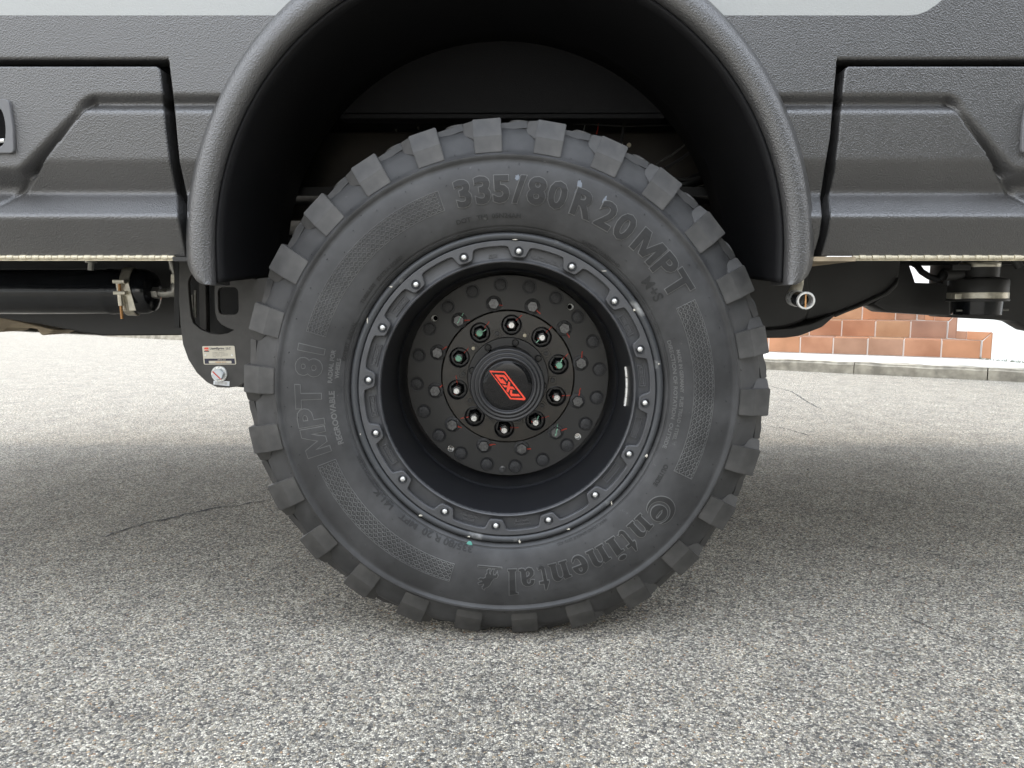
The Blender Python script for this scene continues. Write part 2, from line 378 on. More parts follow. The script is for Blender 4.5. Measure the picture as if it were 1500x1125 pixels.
for i in range(NST):
    R0 = right_end(i); z0 = ZP+RISE*i; z1 = z0+RISE
    e = R0-T*7; R1 = right_end(i+1)
    last = NN*(1.0 if i == NST-1 else TRD)
    inn = NN*.009
    bodyp = [e+inn, R0+inn, R1+inn+(NN*.7 if i == NST-1 else Vector((0, 0))), e+last+inn]
    prism('step_core', bodyp, ZP-.1 if i == 0 else z0-.02, z1-.009, M['grout'], st)
    off = [0, .16, .05, .22, .1][i]
    x = 0.0; k = 0; wts = .33-(.02 if i else 0)
    while x < 6.4:
        ww = .326 if not (i == 2 and k == 0) else .2
        p0 = R0-T*(x+ww); p1 = R0-T*x; x += ww; k += 1
        mt = TILES[(i*7+k*3+(k*k) % 5) % 5]
        A_ = lambda p, z: Vector((p.x-B.x, p.y-B.y, z-ZP))
        fr = -NN*0
        nn3 = Vector((-NN.x, -NN.y, 0))
        o = inn
        tile(A_(p0+o, z0), A_(p1+o, z0), A_(p1+o, z1-.001), A_(p0+o, z1-.001), nn3, st, mt)
        if i < NST:
            q0 = p0+NN*TRD; q1 = p1+NN*TRD
            if k == 1: q1 = R1
            tile(A_(p0+NN*.002, z1-.009), A_(p1+NN*.002, z1-.009), A_(q1, z1-.009), A_(q0, z1-.009), Vector((0, 0, 1)), st, TILES[(i*3+k*2+1) % 5])
V = []; F = []; rw = random.Random(4)
for _ in range(170):
    p = B-WD*rw.uniform(-.02, 1.2)+T*.006; h_ = rw.uniform(.006, .028); a_ = rw.uniform(0, 6.3); l_ = rw.uniform(.003, .012)
    q_ = p+Vector((math.cos(a_), math.sin(a_)))*l_-T*.008; s_i = len(V)
    V += [(p.x-.003-T.x*.01, p.y-T.y*.01, ZP-.004), (p.x+.003-T.x*.01, p.y-T.y*.01, ZP-.004), (q_.x, q_.y, ZP-.004+h_)]; F.append((s_i, s_i+1, s_i+2))
wd_ = nmat('weed_green', (.10, .13, .04), .7)
ktag(put('weeds', mesh('weeds', V, F, wd_)), 'stuff', 'sparse low weeds along the foot of the white wall')
# skirting tiles stepping up the flank wall
tn3 = Vector((T.x, T.y, 0)) * -1
SH = .085
for i in range(4):
    R0 = right_end(i); R1 = right_end(i+1); z0 = ZP+RISE*i; z1 = z0+RISE
    A_ = lambda p, z: Vector((p.x-B.x, p.y-B.y, z-ZP)) + Vector((T.x, T.y, 0))*.013
    fw = WD*.10
    if True:
        tile(A_(R0-fw, z0), A_(R0-WD*.002, z0), A_(R0-WD*.002, z1), A_(R0-fw, z1+SH), tn3, st, TILES[(i*2+4) % 5])
        mid = R0+(R1-R0)*.45
        tile(A_(R0, z1), A_(mid, z1), A_(mid, z1+SH), A_(R0-fw, z1+SH), tn3, st, TILES[(i+4) % 5])
        tile(A_(mid, z1), A_(R1-fw, z1), A_(R1-fw, z1+SH), A_(mid, z1+SH), tn3, st, TILES[(i+3) % 5])

def crack(pts, w_):
    P_ = []
    for px_, py_ in pts:
        rr_ = ray(px_, py_); t = -CAM.z/rr_.z; P_.append(CAM+rr_*t)
    rn = random.Random(len(pts)); fine = []
    for a_, b_ in zip(P_, P_[1:]):
        n = max(2, int((b_-a_).length/.02))
        for k in range(n): fine.append(a_.lerp(b_, k/n)+Vector((rn.uniform(-.006, .006), rn.uniform(-.012, .012), 0)))
    V = []; F = []
    for i, p in enumerate(fine):
        d = (fine[min(i+1, len(fine)-1)]-fine[max(0, i-1)]).normalized(); n_ = Vector((-d.y, d.x, 0))*w_*rn.uniform(.15, 1)
        V += [(p.x-n_.x, p.y-n_.y, .0015), (p.x+n_.x, p.y+n_.y, .0015)]
    for i in range(len(fine)-1): F.append((2*i, 2*i+1, 2*i+3, 2*i+2))
    put('crack', mesh('crack', V, F, M['tar']), road)
M['tar'] = nmat('dark_crack_filling', (.05, .05, .052), .9)
crack([(150, 788), (215, 766), (260, 757), (310, 745), (345, 742), (398, 731)], .0065)
crack([(1125, 565), (1160, 574), (1185, 590), (1204, 600)], .006)
crack([(1110, 622), (1150, 628), (1190, 640)], .005)
crack([(1040, 745), (1075, 760), (1130, 768), (1190, 790)], .0022)
crack([(1330, 905), (1400, 935), (1500, 955)], .0016)
crack([(150, 521), (200, 519), (262, 520)], .012)
crack([(232, 505), (262, 505)], .010)
# loose chips on the road near the camera
bm = bmesh.new()
for _ in range(1500):
    x = random.uniform(-1.6, 1.6); y = random.uniform(-1.0, 1.6)
    s = random.uniform(.0012, .0032)
    g = bmesh.ops.create_icosphere(bm, subdivisions=1, radius=s)
    for v in g['verts']: v.co = Vector((v.co.x*random.uniform(.7, 1.3)+x, v.co.y*random.uniform(.7, 1.2)+y, v.co.z*.7+s*.45))
chips = put('gravel', from_bm('gravel', bm, None))
gm = nmat('loose_grit', (.35, .34, .32), .8)
oi = N(gm, 'ShaderNodeTexVoronoi', Scale=60); L(gm, coords(gm, True), oi.inputs['Vector'])
gr = N(gm, 'ShaderNodeValToRGB'); gr.color_ramp.elements[0].color = (.07, .07, .075, 1); gr.color_ramp.elements[1].color = (.6, .58, .53, 1)
e3 = gr.color_ramp.elements.new(.6); e3.color = (.36, .3, .22, 1)
sp = N(gm, 'ShaderNodeSeparateColor'); L(gm, oi.outputs['Color'], sp.inputs[0]); L(gm, sp.outputs[0], gr.inputs[0])
L(gm, gr.outputs[0], gm.node_tree.nodes['Principled BSDF'].inputs['Base Color'])
chips.data.materials.append(gm); ktag(chips, 'stuff', 'loose stone chips scattered on the asphalt around the tyre')

# added unseen behind the camera: pale house and dark leaves for the body's reflections
hs = empty('added_pale_house', loc=(-8, -10, 0)); ktag(hs, None, 'added pale house out of view behind the camera, lightens what the body reflects', 'house')
put('wall', box_me('house_wall', -9, 6.5, -5, 0, 0, 5.2, M['render']), hs)
put('roof', box_me('house_roof', -9.3, 6.8, -5.3, .3, 5.2, 5.5, M['cement'], .03), hs)
for i in range(4):
    f_ = put('window', box_me('house_window', -7.5+3.4*i, -6.1+3.4*i, -.02, .03, 1.1, 2.4, M['disc'], .01), hs)
    put('pane', box_me('house_pane', -7.4+3.4*i, -6.2+3.4*i, .031, .034, 1.2, 2.3, M['capgloss']), f_)
leafm = nmat('dark_green_leaves', (.03, .05, .02), .6); add_noise(leafm, 3, .5)  # leaf screen added out of view, darkens the body's right side
rl = random.Random(11); V = []; F = []
for _ in range(34000):
    x = rl.uniform(0, 15); z = rl.uniform(.05, 5.5); y = rl.uniform(-1.6, 0)+.35*noise.noise(Vector((x*.9, z*.9, 3)))
    c = Vector((x, y, z+.3*noise.noise(Vector((x, 0, 7))))); d1 = Vector((rl.uniform(-1, 1), rl.uniform(-1, 1), rl.uniform(-1, 1))).normalized(); d2 = d1.orthogonal().normalized()
    s = len(V); q_ = .10; V += [c-d1*q_, c+d2*q_*.5, c+d1*q_, c-d2*q_*.5]; F.append((s, s+1, s+2, s+3))
hg = put('added_hedge', mesh('added_hedge', V, F, leafm), None, (1.1, -5.0, 0)); ktag(hg, None, 'added tall screen of dark leaves out of view, darkens what the body reflects', 'added_hedge')

# ================================================================ TRUCK
truck = empty('expedition_truck'); ktag(truck, None, 'charcoal off-road truck with black flared wheel arch and white upper stripe', 'truck')
YB = .02
def zb(py): return zY(py, YB)
def interp(pts, x):
    if x <= pts[0][0]: return pts[0][1]
    for (a0, b0), (a1, b1) in zip(pts, pts[1:]):
        if x <= a1: return b0+(b1-b0)*(x-a0)/(a1-a0)
    return pts[-1][1]
PA = [(zb(p), y) for p, y in [(374, .040), (320, .006), (317, .006), (281, .054), (276, .054), (233, .026), (166, .019), (162, .020), (151, .036), (148, .036), (139, YB), (138, YB)]]
PB = [(zb(p), y) for p, y in [(374, .040), (320, .006), (317, .006), (281, .054), (270, .052), (246, YB), (238, YB)]]
def prof(P, z):
    return sum(interp(P, z+d)*w_ for d, w_ in ((-.005, .15), (-.0025, .2), (0, .3), (.0025, .2), (.005, .15)))
ld = (Vector(atY(125, 146, YB)), Vector(atY(36, 246, YB)))
rd = (Vector(atY(1400, 146, YB)), Vector(atY(1478, 246, YB)))
def body_y(x, z):
    ya = prof(PA, z)
    if abs(x) < .55: return ya
    p, q = ld if x < 0 else rd
    d = (q-p).normalized(); nrm = Vector((-d.y, d.x))
    if (x < 0) == (nrm.x > 0): nrm = -nrm          # outward, away from the wheel
    s = (Vector((x, z))-p).dot(nrm)
    t = max(0, min(1, (s+.012)/.02)); t = t*t*(3-2*t)
    if t <= 0: return ya
    yb = prof(PB, z)
    k = max(0, min(1, (p.y-z)/(p.y-q.y)))*(1 if z > q.y-.004 else max(0, 1-(q.y-.004-z)/.012))
    g = (.006+.015*k)*math.exp(-((s+.006)/(.0045+.004*k))**2)*(1 if z < p.y else max(0, 1-(z-p.y)/.008))
    return ya*(1-t)+yb*t+g
def patch(name, zs, xl, xr, dx, mat, parent, er=.0042, edges='LRTB', yf=body_y, skirt=.035, zlim=9):
    """a pressed panel between xl(z) and xr(z) with rounded, returned edges"""
    zs = sorted(set(round(z, 6) for z in zs)); z0, z1 = zs[0], zs[-1]
    def dense(a0, b0, lo, hi, step):
        out = []
        ln = b0-a0
        if lo: out += [a0+er*t for t in (0, .12, .3, .55, .8)]
        if hi: out += [b0-er*t for t in (0, .12, .3, .55, .8)]
        n = max(2, int((ln-2*er)/step)); out += [a0+er+(ln-2*er)*k/n for k in range(n+1)]
        if not lo: out.append(a0)
        if not hi: out.append(b0)
        return sorted(set(round(v, 6) for v in out))
    zz = [z for z in zs if z0+er < z < z1-er]+dense(z0, z1, 'B' in edges, 'T' in edges, 9)
    zz = sorted(set(round(z, 6) for z in zz))
    us = dense(0, 1e-9+abs(xr(z1)-xl(z1)), 'L' in edges, 'R' in edges, dx); W = us[-1]
    def ro(d):
        if d >= er: return 0
        return er-math.sqrt(max(0, er*er-(er-d)**2))
    V = []; F = []; nu = len(us)
    for z in zz:
        a0, b0 = xl(z), xr(z); k = b0-a0
        for u in us:
            # keep the edge strips unscaled
            x = a0+u if u < er*1.01 else (b0-(W-u) if W-u < er*1.01 else a0+er+(u-er)*(k-2*er)/(W-2*er))
            y = yf(x, z); dd = 0
            if 'L' in edges and z < zlim: dd = max(dd, ro(x-a0))
            if 'R' in edges and z < zlim: dd = max(dd, ro(b0-x))
            if 'T' in edges: dd = max(dd, ro(z1-z))
            if 'B' in edges: dd = max(dd, ro(z-z0))
            V.append((x, y+dd, z))
    nz = len(zz)
    for j in range(nz-1):
        for i in range(nu-1): F.append((j*nu+i, j*nu+i+1, (j+1)*nu+i+1, (j+1)*nu+i))
    def sk_(idx):
        s = len(V)
        for i in idx: x, y, z = V[i]; V.append((x, y+skirt, z))
        for k in range(len(idx)-1): F.append((idx[k], idx[k+1], s+k+1, s+k))
    if 'L' in edges: sk_([j*nu for j in range(nz)])
    if 'R' in edges: sk_([j*nu+nu-1 for j in range(nz)][::-1])
    if 'T' in edges: sk_([(nz-1)*nu+i for i in range(nu)])
    if 'B' in edges: sk_(list(range(nu))[::-1])
    me = mesh(name, V, F, mat, True)
    bm = bmesh.new(); bm.from_mesh(me); bmesh.ops.recalc_face_normals(bm, faces=bm.faces)
    # outward is -Y
    fs = max(bm.faces, key=lambda f: f.calc_area())
    if fs.normal.y > 0: bmesh.ops.reverse_faces(bm, faces=bm.faces)
    bm.to_mesh(me); bm.free()
    return put(name, me, parent)
zrows = list(np.arange(zb(374), zb(92)+.0001, .0026))
ZTOPD = zb(96.5); ZTOPB = zb(87); ZBOT = zb(373)
dl = [(zb(p), x) for p, x in [(374, 273), (345, 267), (318, 261), (285, 261), (262, 255.5), (235, 249.5), (190, 243.5), (150, 240), (110, 236), (97, 234.5)]]
bll = [(zb(p), x) for p, x in [(374, 283), (345, 278), (318, 273), (285, 273.5), (262, 268.5), (235, 262), (190, 257.5), (150, 254), (110, 249), (97, 247.5), (86, 247)]]
dr = [(zb(p), x) for p, x in [(374, 1202), (345, 1211), (318, 1216), (285, 1212.5), (250, 1221.5), (200, 1228), (150, 1232), (110, 1236.5), (97, 1237.5)]]
brr = [(zb(p), x) for p, x in [(374, 1192), (345, 1201), (318, 1205), (285, 1202.5), (250, 1208), (200, 1217), (150, 1221), (110, 1225), (97, 1226), (86, 1226)]]
def p2x(tab, z): 
    px = interp(tab, z); return CAM.x+(px-750)/FPX*((min(prof(PA, z), .06)-CAM.y)*CT-(z-CAM.z)*ST)
XE = 1.45
def crn(z):
    d = ZTOPD-z
    return 0 if d >= .010 else .010-math.sqrt(max(0, .010**2-(.010-d)**2))
door_l = patch('compartment_door', [z for z in zrows if z < ZTOPD]+[ZTOPD], lambda z: -XE, lambda z: p2x(dl, z)-.0005-crn(z), .0024, M['coat'], truck, edges='RT')
door_r = patch('compartment_door', [z for z in zrows if z < ZTOPD]+[ZTOPD], lambda z: p2x(dr, z)+.0005+crn(z), lambda z: XE, .0024, M['coat'], truck, edges='LT')
# body side: strips beside the arch, and the band above the doors
CX, CZ, RA = -.0127, .715, .498
def arch_x(z, R=.535):
    return 0.0 if z > CZ+R else (math.sqrt(max(0, R*R-(z-CZ)**2)) if z > CZ else R)
ZS = zb(22.5)
zs_s = zrows+list(np.arange(zrows[-1]+.004, ZS-.002, .005))+[ZTOPB, ZS]
patch('body_side', zs_s, lambda z: p2x(bll, min(z, ZTOPB)) if z < ZTOPB else p2x(bll, ZTOPB), lambda z: CX-arch_x(z), .004, M['coat'], truck, edges='L', zlim=ZTOPB)
patch('body_side', zs_s, lambda z: CX+arch_x(z), lambda z: p2x(brr, min(z, ZTOPB)) if z < ZTOPB else p2x(brr, ZTOPB), .004, M['coat'], truck, edges='R', zlim=ZTOPB)
def flat(x, z): return YB
zband = list(np.arange(ZTOPB, ZS+.0001, .006))+[ZS]
patch('body_side', zband, lambda z: -XE, lambda z: p2x(bll, ZTOPB), .02, M['coat'], truck, edges='B', yf=flat, er=.006)
patch('body_side', zband, lambda z: p2x(brr, ZTOPB), lambda z: XE, .02, M['coat'], truck, edges='B', yf=flat, er=.006)
# upper body: white stripe (a painted sheet) with grey beyond its curved end
def sheet(name, loops, y, mat, parent=truck, th=.004): return put(name, plate(name, loops, y, th, mat), parent)
ZT = 2.9
arc_o = [(CX+.535*math.sin(a), CZ+.535*math.cos(a)) for a in np.linspace(-math.acos((ZS-CZ)/.535), math.acos((ZS-CZ)/.535), 25)]
xs1 = xY(1330, 22, YB)
stripe = [(-XE, ZS)]+arc_o+[(xs1, ZS)]
for pxx, pyy in [(1345, 21), (1358, 16), (1370, 8), (1385, -4), (1410, -26), (1450, -60)]: stripe.append(atY(pxx, pyy, YB))
xe, ze = stripe[-1]
sheet('painted_stripe', [stripe+[(-XE, ze)]], YB, M['white'])
sheet('body_side', [[(xs1, ZS)]+stripe[len(arc_o)+1:][1:]+[(XE, ze), (XE, ZS)]], YB, M['coat'])
XF = 2.5
put('upper_body', box_me('upper_body', -XF, XF, YB, 2.20, ze, ZT, M['coat']), truck)
for s_ in (-1, 1):
    a_, b_ = sorted((s_*XE, s_*XF)); put('body_side', box_me('body_side', a_, b_, YB, YB+.05, zb(373), ze, M['coat']), truck)
put('body_end', box_me('body_end', -XF-.004, -XF, YB+.03, 2.20, .86, ZT, M['coat']), truck)
put('body_end', box_me('body_end', XF, XF+.004, YB+.03, 2.20, .86, ZT, M['coat']), truck)
put('body_side', box_me('body_far_side', -XF, XF, 2.18, 2.20, .86, ze, M['coat']), truck)
# dark seal frames behind the door gaps
def strip_px(tabA, tabB, z, k): return p2x(tabA, z)*(1-k)+p2x(tabB, z)*k
def seal(tab1, tab2, sgn):
    zs = [ZBOT, zb(345), zb(318), zb(285), zb(262), zb(235), zb(190), zb(150), zb(110), ZTOPB+.02]
    inner = [(p2x(tab2, z)-sgn*.025, z) for z in zs]; outer = [(p2x(tab1, z)+sgn*.025, z) for z in zs]
    loop = inner+outer[::-1]
    put('door_seal', plate('door_seal', [loop], YB+.05, .01, M['gap']), truck)
    x0 = p2x(tab1, ZTOPD)+sgn*.025
    put('door_seal', box_me('door_seal', min(x0, sgn*XE), max(x0, sgn*XE), YB+.03, YB+.045, ZTOPD-.02, ZTOPB+.02, M['gap']), truck)
seal(dl, bll, -1); seal(dr, brr, 1)
# sill lip under body beside flares
for x0, x1 in ((xY(248, 378, YB), xY(300, 378, YB)), (xY(1170, 378, YB), xY(1258, 378, YB))):
    put('sill_lip', box_me('sill_lip', x0, x1, YB+.012, YB+.20, ZBOT-.011, ZBOT-.003, M['tan'] if x0 > 0 else M['skid']), truck)
# piano hinges
kn = {}
def knuckle(ln, mat_, r):
    me = lathe_axis('hinge_knuckle', [(0, 0), (r*.9, 0), (r, .0006), (r, ln-.0006), (r*.9, ln), (0, ln)], mat_, (1, 0, 0), (0, 0, 0), 12)
    return me
kA = knuckle(.0116, M['hinge'], .0043); kB = knuckle(.0106, M['hinge'], .0034)
for sgn, xs, xe_ in ((-1, xY(249.5, 376, YB), -1.3), (1, xY(1256, 376, YB), 1.3)):
    h = empty('piano_hinge', truck, (0, 0, 0)); n = int(abs(xe_-xs)/.0119)
    for i in range(n):
        x = xs+sgn*i*.0119-(0 if sgn > 0 else .0119)
        put('hinge_knuckle', kA if i % 2 else kB, h, (x, YB+.018, zY(376, YB)))
    put('hinge_leaf', box_me('hinge_leaf', min(xs, xe_), max(xs, xe_), YB+.0195, YB+.0215, zY(381, YB), zY(371.5, YB), M['hinge']), h)
# door latches
def latch(cx, cz, flip):
    h = empty('door_latch', truck, (cx, 0, cz))
    W_, H_ = .062, .0465
    out = arcs_round([(-W_, -H_), (W_*.97, -H_), (W_*1.0, 0), (W_*.93, H_), (-W_, H_)], .008)
    inn_ = arcs_round([(-W_+.012, -H_+.010), (W_-.018, -H_+.010), (W_-.012, 0), (W_-.018, H_-.012), (-W_+.012, H_-.012)], .016, 6)
    mm = [(x*flip, z) for x, z in out]; ii = [(x*flip, z) for x, z in inn_]
    put('latch_frame', plate('latch_frame', [mm, ii], YB-.006, .008, M['disc'] if False else nmat('grey_latch', (.16, .16, .165), .4), .0012), h)
    put('latch_dish', plate('latch_dish', [[(x*.98, z*.98) for x, z in ii]], YB-.0005, .002, M['gap']), h)
    put('latch_paddle', plate('latch_paddle', [arcs_round([(-.03, -.012), (.03, -.012), (.03, .02), (-.03, .02)], .006)], YB-.004, .005, M['cap'], .001), h)
    put('latch_pin', tube('latch_pin', [(flip*.015, YB-.002, -.026), (flip*.044, YB-.002, -.024)], .004, M['steel']), h)
cxl, czl = atY(22, 186, YB); latch(cxl-.062, czl, 1)
cxr, czr = atY(1495, 186, YB); latch(cxr+.062, czr, -1)

# ---- fender flare (swept section) and liner
sec0 = [(.000, .03), (.0, -.030), (.0025, -.041), (.008, -.048), (.016, -.0515), (.028, -.051), (.037, -.046), (.044, -.036), (.053, -.016), (.060, .0), (.067, .012), (.073, .0205), (.073, .035)]
V = []; F = []; path = []
ZE = .664
for z in np.linspace(ZE, CZ, 12)[:-1]: path.append((-1, z, None))
for a in np.linspace(-pi/2, pi/2, 73): path.append((0, None, a))
for z in np.linspace(CZ, ZE, 12)[1:]: path.append((1, z, None))
for sd_, z, a in path:
    t = 1.0
    if sd_ != 0:
        d = (z-ZE)/.052; t = 1 if d > 1 else math.sqrt(max(0, 1-(1-d)**2))
    for off, y in sec0:
        o = off*(.45+.55*t); yy = -.0515+(y+.0515)*1 if off < .03 else y
        R = RA+o
        if sd_ == 0:
            grow = 1+.012*math.cos(a)**2*(off > .03)
            V.append((CX+R*grow*math.sin(a), yy, CZ+R*grow*math.cos(a)))
        else: V.append((CX+sd_*R, yy, z-.0*t))
m = len(sec0)
for i in range(len(path)-1):
    for k in range(m-1): F.append((i*m+k, i*m+k+1, (i+1)*m+k+1, (i+1)*m+k))
F.append(tuple(range(m))); F.append(tuple((len(path)-1)*m+k for k in range(m))[::-1])
me = mesh('fender_flare', V, F, M['coat'], True)
bm = bmesh.new(); bm.from_mesh(me); bmesh.ops.recalc_face_normals(bm, faces=bm.faces); bm.to_mesh(me); bm.free()
me.set_sharp_from_angle(angle=math.radians(60))
put('fender_flare', me, truck)
# liner tunnel: from the lip to Y .355, ends rising inward
V = []; F = []; ys = [-.030, .0, .05, .12, .2, .28, .355]
pth = []
for sd_ in (-1,):
    pass
ang = np.linspace(-pi/2, pi/2, 61)
for j, y in enumerate(ys):
    zend = ZE+.004+(y+.03)*.075
    row = []
    for z in np.linspace(zend, CZ, 6)[:-1]: row.append((CX-RA+.001, y, z))
    for a in ang: row.append((CX+(RA-.001)*math.sin(a), y, CZ+(RA-.001)*math.cos(a)))
    for z in np.linspace(CZ, zend, 6)[1:]: row.append((CX+RA-.001, y, z))
    V += row; m = len(row)
for j in range(len(ys)-1):
    for k in range(m-1): F.append((j*m+k, (j+1)*m+k, (j+1)*m+k+1, j*m+k+1))
o = put('arch_liner', mesh('arch_liner', V, F, M['liner'], True), truck)
sm = o.modifiers.new('thick', 'SOLIDIFY'); sm.thickness = .006; sm.offset = 1
# half-moon rear panel of the well with a folded lower lip
zc_ = 1.054; hw = math.sqrt((RA-.002)**2-(zc_-CZ)**2)
moon = [(CX+(RA-.002)*math.sin(a), CZ+(RA-.002)*math.cos(a)) for a in np.linspace(-math.asin(hw/(RA-.002)), math.asin(hw/(RA-.002)), 41)]
put('liner_back_panel', plate('liner_back_panel', [moon], .352, .004, M['liner']), truck)
put('liner_back_lip', box_me('liner_back_lip', CX-hw, CX+hw, .354, .40, zc_-.012, zc_-.001, M['liner'], .002), truck)
# trim seam on liner side (lighter edge strip)
for s_ in (-1, 1):
    pts = [(CX+s_*(RA-.004)*math.sin(a), .356, CZ+(RA-.004)*math.cos(a)) for a in np.linspace(math.radians(48), math.radians(74), 12)]
    put('liner_edge_trim', tube('liner_edge_trim', pts, .0016, M['skid'], 6), truck)

# ---- chassis and underbody
fr = empty('chassis', truck, (0, 0, 0))
put('floor_panel', box_me('floor_panel', -XF, XF, .40, 2.18, .88, .90, M['dark']), fr)
put('floor_panel', box_me('floor_panel', -XE, CX-RA-.01, YB+.06, .40, .80, .90, M['dark']), fr)
put('floor_panel', box_me('floor_panel', CX+RA+.01, XE, YB+.06, .40, .80, .90, M['dark']), fr)
put('inner_wall', box_me('inner_wall', -.95, .95, .62, .64, .86, 1.4, M['dark']), fr)
put('inner_wall', box_me('inner_wall', -XE, -.62, .40, .42, .74, .90, M['dark']), fr)
brown = nmat('dusty_brown_chassis', (.03, .024, .018), .6); add_noise(brown, 9, .4, 6)
put('chassis_rail', box_me('chassis_rail', -XE, XE*.62, .55, .61, .84, 1.06, brown, .006), fr)
put('chassis_rail', box_me('chassis_rail', -XE, XE*.62, 1.5, 1.56, .72, .92, M['dark'], .006), fr)
put('chassis_rail', plate('chassis_rail', [[atY(*p, .5) for p in [(-120, 440), (-120, 376), (275, 376), (275, 491), (150, 492), (125, 488), (60, 475), (0, 466), (-120, 458)]]], .5, .07, M['skid'], .004), fr)
put('chassis_rail', box_me('chassis_rail', -.6, .52, .50, .56, .70, .80, M['dark'], .006), fr)
put('axle_tube', tube('axle_tube', [(0, .30, .472), (0, 1.9, .472)], .07, M['dark'], 24), fr)
put('differential', lathe_axis('differential', [(0, -.17), (.09, -.16), (.15, -.1), (.17, 0), (.15, .1), (.09, .16), (0, .17)], M['dark'], (1, 0, 0), (0, 1.0, .472), 32), fr)
for x in (-.16, .16):
    put('air_spring', lathe_axis('air_spring', [(0, 0), (.05, 0), (.075, .03), (.075, .1), (.055, .12), (.075, .14), (.075, .26), (.05, .3), (0, .3)], M['liner'], (0, 0, 1), (x*1.2, .55, .56), 24), fr)
for a_, b_, r in [((.10, .5, .98), (.52, .9, 1.12), .012), ((.14, .5, .93), (.5, .8, 1.05), .008), ((.25, .55, .85), (.5, .5, .95), .014), ((-.56, .47, .909), (-.2, .47, .909), .0013), ((-.56, .47, .902), (-.2, .47, .902), .0013), ((.3, .46, .88), (.46, .44, .80), .006), ((.34, .45, .86), (.48, .5, .86), .005)]:
    put('brake_line', tube('brake_line', [a_, b_], r, M['fitting'] if r < .01 else M['dark'], 10), fr)
for (x0, y0, x1, y1, rr_, mm_) in ((962, 240, 1008, 208, .0022, 'fitting'), (975, 246, 1024, 212, .0035, 'skid'), (985, 262, 1040, 258, .004, 'skid'), (998, 274, 1036, 270, .0018, 'fitting'), (1000, 284, 1040, 288, .003, 'skid'), (852, 200, 858, 178, .0008, 'steel'), (874, 196, 877, 178, .0012, 'red'), (908, 215, 915, 180, .004, 'skid'), (840, 181, 990, 183, .002, 'skid')):
    (a1, b1), (a2, b2) = atY(x0, y0, .44), atY(x1, y1, .46)
    put('cable', tube('cable', [(a1, .44, b1), ((a1+a2)/2, .452, (b1+b2)/2-.004), (a2, .46, b2)], rr_, M[mm_], 8), fr)
for px_, py_ in ((909, 211), (921, 213), (581, 191), (613, 188)):
    x, z = atY(px_, py_, .545); 
    m_ = M['hinge'] if px_ > 800 else M['fitting']
    o = put('frame_bolt', hexprism('frame_bolt', .006 if px_ > 800 else .0035, .01, m_), fr, (x, .548, z))
# tan sunlit bracket bottom left
put('spring_hanger', plate('spring_hanger', [arcs_round([atY(*p, .56) for p in [(-60, 448), (0, 464), (85, 484), (72, 488), (66, 491), (60, 491), (54, 482), (45, 480.5), (10, 480.5), (2, 486), (-60, 490)]], .004, 3)], .56, .10, M['tan'], .003), fr)
# gloss black air tank with band clamp and fittings
tk = empty('air_tank', truck, (0, 0, 0)); TY = .34; TZ = zY(427, TY); TR = .051
xend = xY(228, 427, TY)
put('tank_shell', lathe_axis('tank_shell', [(0, 0), (TR*.55, .0), (TR*.86, -.006), (TR*.97, -.016), (TR, -.03), (TR, -.048), (TR*1.03, -.052), (TR*1.03, -.058), (TR, -.062), (TR, -.09), (TR*1.02, -.094), (TR*1.02, -.1), (TR, -.104), (TR, -1.2), (0, -1.2)], M['gloss'], (1, 0, 0), (xend, TY, TZ), 48), tk)
xc = xY(185, 427, TY)
put('band_clamp', lathe_axis('band_clamp', [(TR+.001, -.011), (TR+.0035, -.010), (TR+.0045, .010), (TR+.002, .011)], M['zinc'], (1, .22, 0), (xc+.012, TY, TZ), 48), tk)
bx = xY(176, 427, TY-TR-.01); by = TY-TR-.012
for py_, hh in ((412.5, 3.5), (429, 3)):
    z1 = zY(py_, by); put('clamp_lug', box_me('clamp_lug', bx-.012, bx+.014, by-.006, by+.02, z1-.004, z1+.004, M['zinc'], .0015), tk)
for dx_ in (-.010, .010):
    put('clamp_strap', plate('clamp_strap', [[(bx+dx_-.003, zY(413, by)), (bx+dx_+.005, zY(413, by)), (bx+dx_+.018, zY(455, by)), (bx+dx_+.004, zY(455, by))]], by+.006+abs(dx_)*.3, .002, M['zinc']), tk)
put('clamp_bolt', tube('clamp_bolt', [(bx, by, zY(416, by)), (bx+.0015, by, zY(467, by))], .0032, M['rust'], 10), tk)
put('clamp_nut', tube('clamp_nut', [(bx, by, zY(430, by)), (bx+.0008, by, zY(448, by))], .0052, M['zinc'], 8), tk)
FY = TY-.01
def fx(px_, py_): x, z = atY(px_, py_, FY); return (x, FY, z)
put('hex_fitting', tube('hex_fitting', [fx(222, 429), fx(233, 429)], .0135, M['fitting'], 6), tk)
put('hex_fitting', tube('hex_fitting', [fx(233, 429), fx(236, 429), fx(237, 429), fx(247, 429), fx(248, 429), fx(256, 429)], [.009, .009, .0105, .0105, .0095, .0095], M['fitting'], 16), tk)
put('elbow_fitting', tube('elbow_fitting', [fx(247, 428), fx(254, 428), fx(256, 424), fx(256, 414)], [.0105, .011, .0105, .0075], M['fitting'], 12), tk)
put('hex_fitting', tube('hex_fitting', [fx(256, 416), fx(256, 402)], .0085, M['zinc'], 6), tk)
put('air_line', tube('air_line', [fx(255, 402), fx(254.5, 397), fx(253, 394), fx(252, 382)], [.004, .006, .0075, .0075], M['fitting'], 12), tk)
zz_ = zY(390, .2); xx_ = xY(134, 390, .2)
put('frame_bolt', tube('frame_bolt', [(xx_-.002, .2, zY(396, .2)), (xx_, .2, zY(385, .2)), (xx_, .2, zY(384.9, .2)), (xx_, .2, zY(382, .2))], [.006, .006, .011, .011], M['fitting'], 12), tk)

